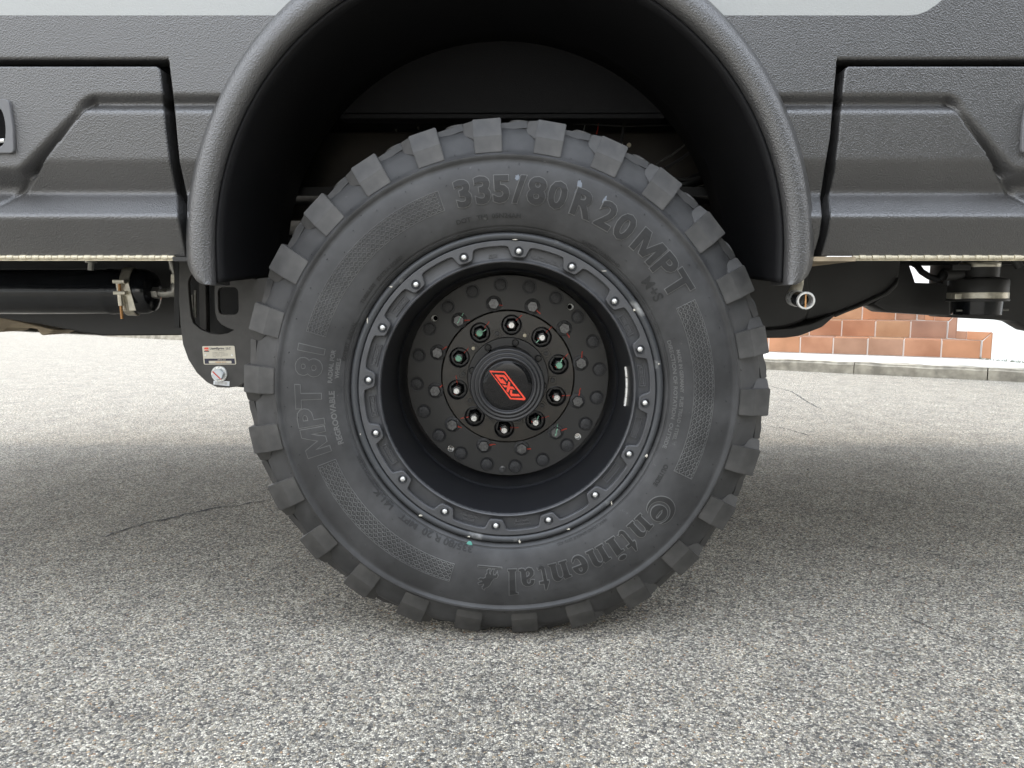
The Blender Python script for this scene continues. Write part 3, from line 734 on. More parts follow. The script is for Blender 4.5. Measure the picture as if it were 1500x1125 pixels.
# suspension bracket with name plate
br = empty('suspension_bracket', truck, (0, 0, 0)); BY = .16
q = lambda pts, Y=BY: [atY(*p, Y) for p in pts]
outl = q([(262, 376), (262, 440), (264, 475), (268, 505), (276, 527), (288, 546), (303, 560), (318, 567.5), (335, 568), (350, 566), (366, 556), (385, 540), (405, 510), (415, 404), (372, 409), (372, 376)])
c3 = lambda x, y: (240+x/7.5, 380+y/7.5)
h1 = q([c3(*p) for p in [(400, 120), (330, 150), (285, 190), (266, 245), (270, 330), (280, 470), (297, 620), (322, 700), (400, 768), (500, 810), (600, 825), (700, 812), (775, 775), (700, 752), (630, 715), (585, 660), (562, 580), (556, 430), (556, 290), (540, 200), (480, 140)]])
h2 = arcs_round(q([c3(*p) for p in [(592, 306), (815, 306), (822, 605), (600, 605)]]), .012, 6)
put('bracket_plate', plate('bracket_plate', [outl, h1, h2], BY, .012, M['bracket'], .001), br)
h3 = q([c3(*p) for p in [(960, 250), (975, 490), (1010, 500), (1050, 480), (1030, 330), (1000, 270)]])
put('bracket_web', plate('bracket_web', [q([c3(380, 100), c3(452, 100), c3(470, 840), c3(398, 840)], BY+.05)], BY+.05, .02, M['bracket'], .001), br)
put('bracket_web', plate('bracket_web', [q([(255, 380), (262, 380), (263, 480), (255, 480)], BY+.05)], BY+.05, .02, M['dark'], .001), br)
put('bracket_back', plate('bracket_back', [q([(262, 376), (262, 470), (290, 530), (340, 566), (372, 569), (420, 572), (420, 404), (372, 409), (372, 376)], BY+.11)], BY+.11, .01, M['dark'], .001), br)
put('shock_rod', tube('shock_rod', [(*[xY(286, 425, BY+.08)], BY+.08, zY(425, BY+.08)), (xY(287, 465, BY+.08), BY+.08, zY(465, BY+.08))], .003, M['fitting'], 8), br)
put('shock_rod', tube('shock_rod', [(xY(281, 432, BY+.07), BY+.07, zY(432, BY+.07)), (xY(283, 475, BY+.07), BY+.07, zY(475, BY+.07))], .004, M['fitting'], 8), br)
# name plate
NPY = BY-.0012
P4 = [(296, 507), (343.5, 506.5), (346, 533), (298.5, 534)]
npx = lambda u, v: (P4[0][0]+(P4[1][0]-P4[0][0])*u+(P4[3][0]-P4[0][0])*v, P4[0][1]+(P4[3][1]-P4[0][1])*v+(P4[1][1]-P4[0][1])*u*(1-v))
def npq(pts, Y): return [atY(*npx(u, v), Y) for u, v in pts]
put('name_plate', plate('name_plate', [arcs_round(npq([(0, 1), (1, 1), (1, 0), (0, 0)], NPY), .003)], NPY, .0012, M['plate'], .0002), br)
put('plate_print', plate('plate_print', [npq([(.035, .96), (.965, .96), (.965, .68), (.035, .68)], NPY-.0003), npq([(.16, .94), (.86, .94), (.86, .80), (.16, .80)], NPY-.0003)], NPY-.0003, .0003, M['ink']), br)
put('plate_logo', plate('plate_logo', [npq([(.04, .16), (.19, .16), (.19, .08), (.08, .08)], NPY-.0003), npq([(.06, .20), (.20, .20), (.16, .25), (.08, .24)], NPY-.0003)], NPY-.0003, .0003, M['logo']), br)
put('plate_logo', plate('plate_logo', [npq([(.04, .31), (.20, .31), (.20, .26), (.05, .26)], NPY-.0003)], NPY-.0003, .0003, M['ink']), br)
def flat_text(s, u, v, size, mat, parent, Y=NPY-.0003, off=0, ax='LEFT', at=None):
    me = text_me(s, size, mat, off, .00008, name='plate_lettering')
    xs = [v_.co.x for v_ in me.vertices]; x0 = min(xs)
    x, z = at or atY(*npx(u, v), Y)
    for v_ in me.vertices: v_.co = (v_.co.x-x0+x, Y-v_.co.z, v_.co.y+z)
    return put('plate_lettering', me, parent)
flat_text('LiquidSpring  LLC', .23, .18, .0060, M['ink'], br, off=.00012)
flat_text('www.liquidspring.com', .36, .27, .0028, M['inkgrey'], br)
for k in range(4):
    flat_text(['PATENTS   PENDING', 'US 7,255,358   US 8,262,100', 'US 7,766,343   US 8,407,971', 'MADE   IN   USA'][k], .30, .38+.075*k, .0027, M['inkgrey'], br)
flat_text('SERIAL NO', .44, .775, .0034, M['plate'], br)
flat_text('LS0000-18372', .36, .91, .0040, M['rust'], br)
for u in (.08, .90):
    x, z = atY(*npx(u, .5), NPY); put('plate_rivet', lathe_axis('plate_rivet', [(0, -.0016), (.0014, -.0012), (.0022, 0)], M['silver'], (0, 1, 0), (x, NPY, z), 12), br)
x, z = atY(322, 548, BY); me = lathe_axis('washer', [(0, -.003), (.0155, -.003), (.0165, -.002), (.0165, 0)], M['silver'], (0, 1, 0), (0, 0, 0), 32)
put('washer', me, br, (x-.0005, BY, z+.0005)); put('bolt_head', hexprism('bolt_head', .0125, .009, nmat('pale_zinc_head', (.62, .66, .68), .4, .3), .0016), br, (x, BY-.003, z), (0, .35, 0))
put('paint_mark', plate('paint_mark', [[(x-.0085, z+.0075), (x-.0105, z+.0060), (x+.004, z-.0085), (x+.0085, z-.0105), (x+.006, z-.0075)]], BY-.0126, .0005, M['red']), br)
put('bar_code_sticker', plate('bar_code_sticker', [q([(313, 557.5), (336.5, 558.5), (336, 565.5), (312.5, 563)])], BY-.0006, .0006, nmat('white_sticker', (.7, .72, .74), .5)), br)
for k in range(9):
    x0 = 316+k*2.0; put('sticker_print', plate('sticker_print', [q([(x0, 559.5), (x0+.8, 559.6), (x0+.7, 563.6), (x0-.1, 563.4)])], BY-.0009, .0003, M['inkgrey']), br)

# right underbody: black skid/tank panel, coupler, filter canister, hose
SY = .34
sk_ = empty('skid_tank', truck, (0, 0, 0))
q = lambda pts, Y=SY: [atY(*p, Y) for p in pts]
put('tank_panel', plate('tank_panel', [arcs_round(q([(1050, 376), (1187, 376), (1188, 440), (1187, 458), (1180, 470), (1150, 481), (1120, 484), (1050, 485)]), .012, 6)], SY, .5, M['skid'], .008), sk_)
put('tank_panel', plate('tank_panel', [arcs_round(q([(1180, 376), (1321, 376), (1318, 405), (1311, 418), (1296, 430), (1260, 446), (1224, 460), (1180, 470)], SY+.012), .012, 6)], SY+.012, .45, M['skid'], .006), sk_)
put('tank_flange', plate('tank_flange', [arcs_round(q([(1050, 484), (1120, 483), (1160, 480), (1190, 473), (1222, 459), (1222, 464), (1205, 479), (1172, 492), (1150, 495), (1050, 496)], SY-.01), .004, 3)], SY-.01, .5, M['skid'], .003), sk_)
put('tank_flange', plate('tank_flange', [arcs_round(q([(1220, 461), (1260, 446), (1296, 429), (1312, 415), (1318, 405), (1316, 418), (1304, 431), (1275, 445), (1240, 458), (1224, 465)], SY), .004, 3)], SY, .46, M['skid'], .003), sk_)
put('cross_beam', plate('cross_beam', [q([(1300, 376), (1331, 384), (1341, 414), (1392, 416), (1392, 463), (1300, 457), (1279, 445), (1300, 430)], .46)], .46, .08, M['skid'], .003), sk_)
put('rear_panel', plate('rear_panel', [arcs_round(q([(1380, 376), (1600, 376), (1600, 500), (1512, 484), (1490, 471), (1478, 469), (1380, 464), (1380, 416), (1383, 380)], .50), .004, 3)], .50, .06, M['skid'], .003), sk_)
put('top_strip', plate('top_strip', [q([(1310, 374), (1520, 374), (1520, 388), (1310, 388)], .44)], .44, .05, M['dark'], .002), sk_)
# coupler
qc = empty('hose_coupler', truck, (0, 0, 0)); cp = lambda px_, py_, Y: Vector((xY(px_, py_, Y), Y, zY(py_, Y)))
p0 = cp(1162, 436, .06); p1 = cp(1181, 440.5, -.03); ax = (p1-p0).normalized(); ln = (p1-p0).length
put('coupler_pipe', tube('coupler_pipe', [cp(1169, 404, .085), cp(1168, 416, .085), cp(1166, 424, .075), cp(1161, 433, .06), cp(1163, 436, .055)], .0115, M['zinc'], 16), qc)
put('coupler_collar', lathe_axis('coupler_collar', [(0, 0), (.0125, 0), (.0150, .004), (.0150, .009), (.0135, .011), (.0135, .014), (.0150, .016), (.0150, ln*.38), (.0135, ln*.45), (0, ln*.45)], M['steel'], ax, p0, 32), qc)
put('coupler_sleeve', lathe_axis('coupler_sleeve', [(0, ln*.42), (.0138, ln*.42), (.0138, ln*.9), (.0125, ln*.92), (.0125, ln*.6), (0, ln*.6)], M['gloss'], ax, p0, 32), qc)
put('coupler_rim', lathe_axis('coupler_rim', [(.0138, ln*.9), (.0155, ln*.92), (.0158, ln*.98), (.0148, ln), (.0122, ln), (.0115, ln*.95), (.0115, ln*.7)], M['steel'], ax, p0, 40), qc)
pr = p0+ax*ln*.96; put('coupler_pin', tube('coupler_pin', [pr+Vector((0, 0, .0125)), pr-Vector((0, 0, .0125))], .0016, M['rust'], 8), qc)
# filter canister
fc = empty('filter_canister', truck, (0, 0, 0)); CY = .36
cxx, _ = atY(1432, 430, CY)
zc = lambda py_: zY(py_, CY-.06)
k_ = .00150
put('canister_body', lathe_axis('canister_body', [(0, zc(380)), (.036, zc(380)), (.036, zc(383)), (.040, zc(383.5)), (.040, zc(405)), (.045, zc(406)), (.058, zc(408)), (.0605, zc(411)), (.0605, zc(428.5)), (.058, zc(429))], M['skid'], (0, 0, 1), (cxx, CY, 0), 48), fc)
put('canister_clamp', lathe_axis('canister_clamp', [(.0408, zc(390)), (.0413, zc(389.5)), (.0413, zc(383)), (.0408, zc(382.5))], M['zinc'], (0, 0, 1), (cxx, CY, 0), 48), fc)
put('canister_clamp', lathe_axis('canister_clamp', [(.057, zc(437.5)), (.0605, zc(437.5)), (.0612, zc(437)), (.0612, zc(428.5)), (.0605, zc(428)), (.057, zc(428))], M['zinc'], (0, 0, 1), (cxx, CY, 0), 48), fc)
put('canister_flange', lathe_axis('canister_flange', [(0, zc(441.5)), (.062, zc(441.5)), (.063, zc(441)), (.063, zc(438)), (.057, zc(437.5))], M['skid'], (0, 0, 1), (cxx, CY, 0), 48), fc)
put('canister_cup', lathe_axis('canister_cup', [(0, zc(462)), (.049, zc(462)), (.0505, zc(461)), (.052, zc(441))], M['gloss'], (0, 0, 1), (cxx, CY, 0), 48), fc)
put('canister_screw', tube('canister_screw', [(cxx-.058, CY-.02, zc(455)), (cxx+.060, CY-.02, zc(454))], .0022, M['fitting'], 8), fc)
put('clamp_screw', box_me('clamp_screw', cxx-.07, cxx-.055, CY-.03, CY-.02, zc(438), zc(430), M['zinc'], .001), fc)
hp = [cp(1335, 384, .38), cp(1343, 389, .37), cp(1350, 398, .36), cp(1361, 405, .36), cp(1372, 409, .36), cp(1381, 406, .36), cp(1392, 402, .36)]
put('hose', tube('hose', hp, .0072, M['liner'], 12), fc)
put('hose_end', tube('hose_end', [cp(1376, 409, .36), cp(1382, 401, .36), cp(1395, 399, .36)], [.0085, .011, .012], M['dark'], 12), fc)
put('sensor', box_me('sensor', xY(1384, 390, .36), xY(1411, 390, .36), .33, .38, zc(395), zc(386), M['skid'], .002), fc)
put('sensor', tube('sensor', [cp(1384, 403, .35), cp(1409, 402, .35)], .0125, M['skid'], 16), fc)
put('mount_stub', tube('mount_stub', [cp(1484, 376, .3), cp(1493, 391, .3)], .009, M['skid'], 12), fc)
# far side parts that shape the light under the truck
#put('storage_box', box_me('storage_box', -1.60, -.62, 2.0, 2.38, .40, .84, M['skid'], .01), fr)
for s_ in (-1, 1):
    put('mud_flap', box_me('mud_flap', s_*.56-.01, s_*.56+.01, 1.8, 2.12, .62, .86, M['liner']), fr)

# ================================================================ WHEEL
HZ = .472
wheel = empty('wheel', truck, (0, 0, HZ))
R_T = .4865
def squash(p):
    x, y, z = p; r = math.hypot(x, z)
    if z >= 0 or r < .3: return p
    c = -z/r; t = min(1, (r-.30)/.14); k = 1-.026*t*c**10
    return (x*k, y-.008*t*c**6 if y < .16 else y+.008*t*c**6, z*k)
SP = [(.262, .020), (.284, .010), (.2865, .002), (.290, -.006), (.2930, -.0086), (.2938, -.0078), (.2955, -.0084), (.2963, -.0106), (.298, -.012), (.312, -.0175), (.330, -.0215), (.350, -.0238), (.372, -.0240), (.390, -.0220),
      (.402, -.0185), (.4075, -.0165), (.4105, -.0175), (.4135, -.0200), (.4170, -.0200), (.4195, -.0165), (.4225, -.0105), (.430, -.0040), (.442, .0030), (.455, .0105), (.465, .0165), (.473, .025), (.4775, .036), (.478, .05), (.479, .09), (.481, .1675)]
full = SP+[(r, .335-y) for r, y in SP[-2::-1]]
def sy(r): return interp(SP, r)
put('tyre', revolve('tyre', full, M['rubber'], 192, True, 40, warp=squash), wheel)
# tread lugs
def hull(name, groups, mat, bev=.0014):
    bm = bmesh.new()
    for g in groups:
        vs_ = [bm.verts.new(p) for p in g]
        r = bmesh.ops.convex_hull(bm, input=vs_)
        dead = [e for e in r['geom_interior'] if isinstance(e, bmesh.types.BMVert) and e.is_valid]
        if dead: bmesh.ops.delete(bm, geom=dead, context='VERTS')
    bmesh.ops.dissolve_limit(bm, angle_limit=math.radians(4), verts=bm.verts, edges=bm.edges)
    sharp = [e for e in bm.edges if len(e.link_faces) == 2 and e.calc_face_angle(0) > math.radians(20)]
    if bev: bmesh.ops.bevel(bm, geom=sharp, offset=bev, segments=2, affect='EDGES', clamp_overlap=True)
    return from_bm(name, bm, mat, True, 11)
def P(r, a, y): return (a, y, r)      # local: a tangential (clockwise seen from camera), r radial
hb, ht = .0238, .0255
lug = hull('shoulder_lug', [
    [P(.4215, -hb, -.0125), P(.4215, hb, -.0125), P(.4215, -hb, .03), P(.4215, hb, .03),
     P(.452, -.0252, -.0075), P(.452, .0252, -.0075), P(R_T-.001, -ht, .010), P(R_T-.001, ht, .010), P(R_T+.004, -ht, .09), P(R_T+.004, ht, .082), P(.46, -ht, .09), P(.46, ht, .082)],
    [P(.448, -.0225, .003), P(.460, -.044, .0165), P(R_T-.003, -.0425, .026), P(R_T-.001, -.020, .014), P(R_T+.002, -.042, .088), P(.462, -.042, .088), P(.46, -.018, .088), P(R_T+.003, -.018, .088), P(.448, -.018, .016)],
], M['tread'])
bar = hull('groove_bar', [[P(.466, .024, .0205), P(.466, .072, .0205), P(.4805, .024, .029), P(.4805, .072, .029), P(.4805, .024, .038), P(.4805, .072, .038), P(.46, .024, .04), P(.46, .072, .04)]], M['tread'], .001)
# inner blocks: rounded ends seen through the gaps
pts = []
for k in range(9):
    a = pi*k/8; pts += [P(.47, .0225*math.cos(a), .064-.020*math.sin(a)), P(R_T+.0045, .0215*math.cos(a), .063-.018*math.sin(a))]
pts += [P(.47, -.0225, .145), P(.47, .0225, .145), P(R_T+.006, -.0215, .145), P(R_T+.006, .0215, .145)]
inner = hull('centre_block', [pts], M['tread'], .001)
inner.transform(Matrix.Rotation(0, 4, 'Y'))
far = lug.copy(); far.transform(Matrix.Diagonal((1, -1, 1, 1))); far.transform(Matrix.Translation((0, .335, 0))); far.flip_normals()
farin = inner.copy(); farin.transform(Matrix.Diagonal((1, -1, 1, 1))); farin.transform(Matrix.Translation((0, .335, 0))); farin.flip_normals()
NL = 26; PITCHA = 360/NL
def ring_place(name, me, n, a0, da=0, parent=wheel, y=0, follow=True):
    for i in range(n):
        a = math.radians(a0+i*360/n)
        c = -math.cos(a); dr_ = 0
        if follow and c > 0: dr_ = -.0150*c**10-(.0025 if c > .985 else 0)
        put(name, me, parent, (dr_*math.sin(a), y, dr_*math.cos(a)), (0, a, 0))
ring_place('tread_lug', lug, NL, -4.3)
ring_place('centre_block', inner, NL, -4.3+PITCHA*.52)
ring_place('tread_lug', far, NL, -4.3+PITCHA*.5)
ring_place('centre_block', farin, NL, -4.3)
ring_place('groove_bar', bar, NL, -4.3)

# ---- lettering moulded on the sidewall
def wrap(me, ang, r0, proud=.0014, cuts=10):
    """bend a flat mesh (x along, y outward, z thickness) round the sidewall"""
    bm = bmesh.new(); bm.from_mesh(me)
    ys_ = [v.co.y for v in bm.verts]
    if not ys_: return me
    lo, hi = min(ys_), max(ys_)
    for k in range(1, cuts):
        yy = lo+(hi-lo)*k/cuts
        bmesh.ops.bisect_plane(bm, geom=bm.verts[:]+bm.edges[:]+bm.faces[:], plane_co=(0, yy, 0), plane_no=(0, 1, 0))
    for v in bm.verts:
        r = r0+v.co.y; a = ang+v.co.x/(r0+.01)
        Y = sy(r)-proud-v.co.z
        v.co = squash((r*math.sin(a), Y, r*math.cos(a)))
    bm.to_mesh(me); bm.free(); me.update(); return me
def center_y(me, rmid):
    ys_ = [v.co.y for v in me.vertices]; c = (min(ys_)+max(ys_))/2; return rmid-c
def outlined(mesh_fn, ang, r0, off, edge=.0014):
    """letter with a paler raised moulding edge around a darker face"""
    me1 = mesh_fn(off+edge, M['ridge'], .0003); me2 = mesh_fn(off, M['letter'], .0003)
    put('tyre_lettering', wrap(me1, ang, r0, .0007), wheel); put('tyre_lettering', wrap(me2, ang, r0, .0018), wheel)
def glyph(ch, deg, rmid, size, off=.0019, shear=0.0, solid=True, sx=1.0):
    ang = math.radians(deg)
    def fn(o_, mat, ex):
        me = text_me(ch, size, mat, o_, ex, name='tyre_lettering')
        xs = [v.co.x for v in me.vertices]; cx_ = (min(xs)+max(xs))/2
        for v in me.vertices: v.co.x = (v.co.x-cx_)*sx+v.co.y*shear
        return me
    base = rmid-size*.35
    if solid: outlined(fn, ang, base, off)
    else:
        me = fn(off+.0013, M['ridge'], .0002); put('tyre_lettering', wrap(me, ang, base, .0004), wheel)
        me = fn(off, M['rubber'], .0002); put('tyre_lettering', wrap(me, ang, base, .0008), wheel)
SZ = .0625
for ch, d in zip('335/80', (-12.3, -6.8, -1.6, 3.4, 8.4, 14.3)): glyph(ch, d, .3585, SZ)
glyph('R', 22.2, .3585, SZ)
for ch, d in (('2', 29.2), ('0', 35.2)): glyph(ch, d, .3585, SZ)
for ch, d in (('P', 51.2), ('T', 57.4)): glyph(ch, d, .3585, SZ)
for ch, d in (('P', 262.8), ('T', 268.9), ('8', 277.4), ('1', 282.6)): glyph(ch, d, .3585, SZ, solid=False)
def small_text(s, deg, r, size, mat='ridge', off=.0002, track=1.0):
    """whole line wrapped on an arc"""
    me = text_me(s, size, M[mat], off, .0003, name='tyre_lettering')
    if not me.vertices: return
    xs = [v.co.x for v in me.vertices]; c = (min(xs)+max(xs))/2
    for v in me.vertices: v.co.x = (v.co.x-c)*track
    put('tyre_lettering', wrap(me, math.radians(deg), r-size*.35, .0005, 4), wheel)
small_text('M+S', 54.5, .318, .026, 'letter', .0006)
small_text('REGROOVABLE', 261.5, .3165, .0135, 'ridge', .0004, 1.08)
small_text('RADIAL FOR', 278.5, .3195, .0105, 'ridge', .0003, 1.05); small_text('WHEELS', 278, .308, .0095, 'ridge', .0003, 1.05)
small_text('335/80 R 20  MPT   141 K', 213, .302, .0165, 'letter', .0006, 1.25)
small_text('DOT   THJ  05N24AH', -6, .313, .011, 'letter', .0003, 1.15)
small_text('TUBELESS   EXTRA LOAD', -48, .305, .0085, 'letter', .0002, 1.2)
small_text('EXPERT  RADIAL', 288, .300, .0085, 'letter', .0002, 1.2)
small_text('DIRECTION OF ROTATION  OUTSIDE', 91, .305, .009, 'ridge', .0002, 1.35); small_text('MADE IN GERMANY   PLIES TREAD 4 STEEL', 91, .316, .0085, 'ridge', .0002, 1.05)
small_text('OUTSIDE', 118.5, .320, .011, 'letter', .0003)
small_text('MAX LOAD SINGLE 2575 KG', 152, .300, .007, 'letter', .0001, 1.2)
small_text('SAFETY WARNING', 34, .300, .0075, 'letter', .0001, 1.3)
small_text('SERVICE DESCRIPTION 5.5 BAR', 236, .298, .007, 'letter', .0001, 1.2)
# brand script in heavy serif letters: default glyph fattened, with slab serifs
def serif(ch, deg, w_, h_, parts_, rmid=.345):
    """letter from stroke polygons in a unit box (0..1, 0..h)"""
    ang = math.radians(deg)
    def fn(o_, mat, ex):
        cu = bpy.data.curves.new('g', 'CURVE'); cu.dimensions = '2D'; cu.fill_mode = 'BOTH'; cu.extrude = ex; cu.offset = o_
        for lp in parts_:
            s = cu.splines.new('POLY'); s.points.add(len(lp)-1); s.use_cyclic_u = True
            for p, q_ in zip(s.points, lp): p.co = ((q_[0]-.5)*w_, q_[1]*h_, 0, 1)
        return eval_curve(cu, mat, 'tyre_lettering')
    me1 = fn(.0014, M['ridge'], .0003); me2 = fn(0, M['letter'], .0003)
    put('tyre_lettering', wrap(me1, ang, rmid, .0007), wheel); put('tyre_lettering', wrap(me2, ang, rmid, .0017), wheel)
XH = .034
def arcp(cx, cy, rx, ry, a0, a1, n=10): return [(cx+rx*math.cos(a0+(a1-a0)*k/n), cy+ry*math.sin(a0+(a1-a0)*k/n)) for k in range(n+1)]
Gn = [[(0, 0), (.44, 0), (.44, .09), (.36, .10), (.36, .62)]+arcp(.52, .66, .15, .22, pi*.9, pi*.05, 6)+[(.66, .12), (.60, .09), (.60, 0), (1.04, 0), (1.04, .09), (.95, .12), (.95, .7)]+arcp(.70, .70, .25, .33, 0, pi*.6, 6)+[(.40, .86), (.36, 1.0), (.0, .96), (0, .88), (.09, .85), (.09, .12), (0, .09)]]
Gi = [[(0, 0), (1, 0), (1, .09), (.82, .12), (.82, 1.0), (0, .95), (0, .87), (.2, .84), (.2, .12), (0, .09)], [(x, y) for x, y in arcp(.48, 1.24, .36, .13, 0, 2*pi*.95, 12)]]
Gt = [[(.2, .22)]+arcp(.52, .22, .32, .24, pi, 2*pi*.93, 8)+[(.92, .10), (.86, .18)]+arcp(.62, .25, .10, .12, -pi*.3, -pi, 5)+[(.52, .85), (.92, .85), (.92, 1.0), (.52, 1.0), (.52, 1.38), (.40, 1.38), (.02, .95), (.02, .86), (.2, .86)]]
Ge = [arcp(.5, .5, .48, .54, pi*.02, pi*2*.90, 26)+[(.86, .28), (.74, .17)]+arcp(.60, .45, .22, .36, -pi*.35, -pi*1.0, 7)+[(.38, .52), (.97, .52)]]
Ge.append([(.42, .66), (.66, .66)]+arcp(.54, .70, .12, .20, 0, pi, 6))
Ga = [[(.62, .85)]+arcp(.34, .72, .30, .34, pi*.25, pi*.95, 6)+[(.10, .62), (.30, .62), (.32, .80), (.46, .86), (.55, .78), (.55, .62), (.30, .56), (.06, .42), (.02, .22), (.12, .03), (.30, -.03), (.50, .02), (.60, .14), (.66, .02), (.80, -.02), (1.02, .02), (1.02, .12), (.88, .15), (.88, .70), (.80, .90), (.62, 1.0), (.45, 1.03)]]
Ga = [[(.05, .70), (.28, .66), (.32, .84), (.46, .90), (.56, .80), (.56, .62), (.28, .54), (.06, .40), (.02, .20), (.12, .03), (.32, -.03), (.50, .02), (.60, .13), (.68, .01), (.84, -.02), (1.04, .02), (1.04, .11), (.90, .15), (.90, .70), (.82, .90), (.64, 1.02), (.42, 1.03), (.20, .96), (.08, .84)],
      [(.36, .18), (.30, .28), (.36, .42), (.56, .50), (.56, .22), (.46, .15)]]
Gl = [[(0, 0), (1, 0), (1, .09), (.82, .12), (.82, 1.52), (0, 1.47), (0, 1.39), (.2, 1.36), (.2, .12), (0, .09)]]
RB = .331
for (ch, d, w_, g) in (('n', 135.3, .034, Gn), ('t', 141.0, .019, Gt), ('i', 145.2, .019, Gi), ('n', 150.9, .034, Gn), ('e', 157.3, .029, Ge), ('n', 163.6, .034, Gn), ('t', 169.0, .018, Gt), ('a', 173.8, .027, Ga), ('l', 178.4, .017, Gl)):
    serif(ch, d, w_, XH, g, RB)
GM = [[(0, 0), (.2, 0), (.2, .62), (.40, .05), (.60, .05), (.8, .62), (.8, 0), (1, 0), (1, 1), (.74, 1), (.5, .36), (.26, 1), (0, 1)]]
serif('M', 43.9, .050, .0437, GM, .3366)
me_ = None
def outline_only(parts_, deg, w_, h_, rmid):
    for o_, mat, pr in ((.0013, M['ridge'], .0004), (0, M['rubber'], .0008)):
        cu = bpy.data.curves.new('g', 'CURVE'); cu.dimensions = '2D'; cu.fill_mode = 'BOTH'; cu.extrude = .0002; cu.offset = o_
        for lp in parts_:
            sp_ = cu.splines.new('POLY'); sp_.points.add(len(lp)-1); sp_.use_cyclic_u = True
            for p, q_ in zip(sp_.points, lp): p.co = ((q_[0]-.5)*w_, q_[1]*h_, 0, 1)
        put('tyre_lettering', wrap(eval_curve(cu, mat, 'tyre_lettering'), math.radians(deg), rmid, pr), wheel)
outline_only(GM, 255.6, .048, .0437, .3366)
# C swirl with ring around a small disc, and the rearing horse emblem
def crescent():
    o_ = arcp(.5, .5, .5, .5, -pi*.36, pi*1.20, 30); i_ = arcp(.41, .44, .405, .395, pi*1.13, -pi*.27, 26)
    return [o_+i_]
def swirl(off_a): pass
serif('C', 127.6, .050, .050, [arcp(.5, .5, .5, .5, pi*.28, pi*1.72, 30)+arcp(.60, .5, .41, .41, pi*1.70, pi*.30, 26)], .330)
ringl = lambda r1, r2: [arcp(.5, .5, r1, r1, 0, 2*pi*.97, 28), arcp(.5, .5, r2, r2, 0, 2*pi*.97, 28)]
serif('o', 128.6, .037, .037, [arcp(.5, .5, .40, .40, 0, 2*pi*.97, 28), [(.25, .52), (.42, .62), (.72, .62), (.80, .56), (.72, .48), (.40, .46)]], .3375)
horse = [[(.50, -.02), (.57, .05), (.55, .2), (.62, .33), (.60, .42), (.72, .52), (.86, .50), (.95, .58), (.90, .62), (.80, .60), (.74, .68), (.86, .74), (.94, .80), (.90, .86), (.78, .82), (.66, .78), (.66, .90), (.72, .98), (.70, 1.06), (.62, 1.12), (.60, 1.02), (.48, .96), (.38, .84), (.30, .62), (.20, .46), (.06, .42), (.0, .30), (.04, .12), (.12, .28), (.24, .28), (.28, .10), (.22, -.02), (.30, -.02), (.36, .12), (.36, .28), (.44, .22), (.48, .12), (.44, -.02)]]
serif('h', 185.9, .036, .036, horse, .333)
serif('b', 185.6, .045, .0016, [[(0, 0), (1, 0), (1, 1), (0, 1)]], .328)
# textured bands
def tband(a0, a1, r0, r1):
    V = []; F = []
    def bar_(x, y, dx_, dy_, w_, h_=.0009):
        d = Vector((dx_, dy_)); n_ = Vector((-d.y, d.x)).normalized()*w_; c = Vector((x, y))
        s = len(V); base = [c-d-n_, c+d-n_, c+d+n_, c-d+n_]
        for b_, zz in ((1.0, 0), (.55, h_)):
            for p in base:
                pp = c+(p-c)*(b_ if zz else 1) if zz == 0 else c+d*((p-c).dot(d)/d.length_squared)*.9+n_*((p-c).dot(n_)/n_.length_squared)*.5
                rr_ = pp.y; aa = pp.x/((r0+r1)/2)
                V.append(squash((rr_*math.sin(aa), sy(rr_)-zz, rr_*math.cos(aa))))
        F.append((s+4, s+5, s+6, s+7))
        for k in range(4): F.append((s+k, s+(k+1) % 4, s+4+(k+1) % 4, s+4+k))
    rm = (r0+r1)/2; L0, L1 = math.radians(a0)*rm, math.radians(a1)*rm
    px_ = .0056; nrow = 6; hgt = (r1-r0)/nrow; x = L0+.003; i = 0
    while x < L1-.003:
        for j in range(nrow):
            yy = r0+(j+.5)*hgt
            if (i+j) % 2: bar_(x, yy, .0023, .0017, .0007, .0014)
            else: bar_(x, yy, .0023, -.0017, .0007, .0014)
            bar_(x+px_/2, yy+hgt*.3 if yy+hgt*.3 < r1-.002 else yy, -.0006, .0016, .0006, .0010)
        x += px_; i += 1
    n = int((L1-L0)/.008)
    for k in range(n):
        xx = L0+(k+.5)*(L1-L0)/n
        for yy in (r0, r1): bar_(xx, yy, (L1-L0)/n/2*1.02, 0, .0007, .0010)
    for xx in (L0, L1):
        for k in range(5): bar_(xx, r0+(k+.5)*(r1-r0)/5, 0, (r1-r0)/10, .0007, .0010)
    # darker ground
    nb = max(8, int((a1-a0)/1.5)); s = len(V)
    put('textured_band', mesh('textured_band', V, F, M['ridge']), wheel)
    V2 = []; F2 = []
    for k in range(nb+1):
        aa = math.radians(a0+(a1-a0)*k/nb)
        for j in range(7):
            rr_ = r0+(r1-r0)*j/6; V2.append(squash((rr_*math.sin(aa), sy(rr_)-.00035, rr_*math.cos(aa))))
    for k in range(nb):
        for j in range(6): F2.append((k*7+j, k*7+j+1, (k+1)*7+j+1, (k+1)*7+j))
    put('band_ground', mesh('band_ground', V2, F2, M['bandg'], True), wheel)
tband(-72.8, -18.7, .3385, .3735); tband(63.5, 115.3, .3365, .3720); tband(197.0, 248.6, .3350, .3700)
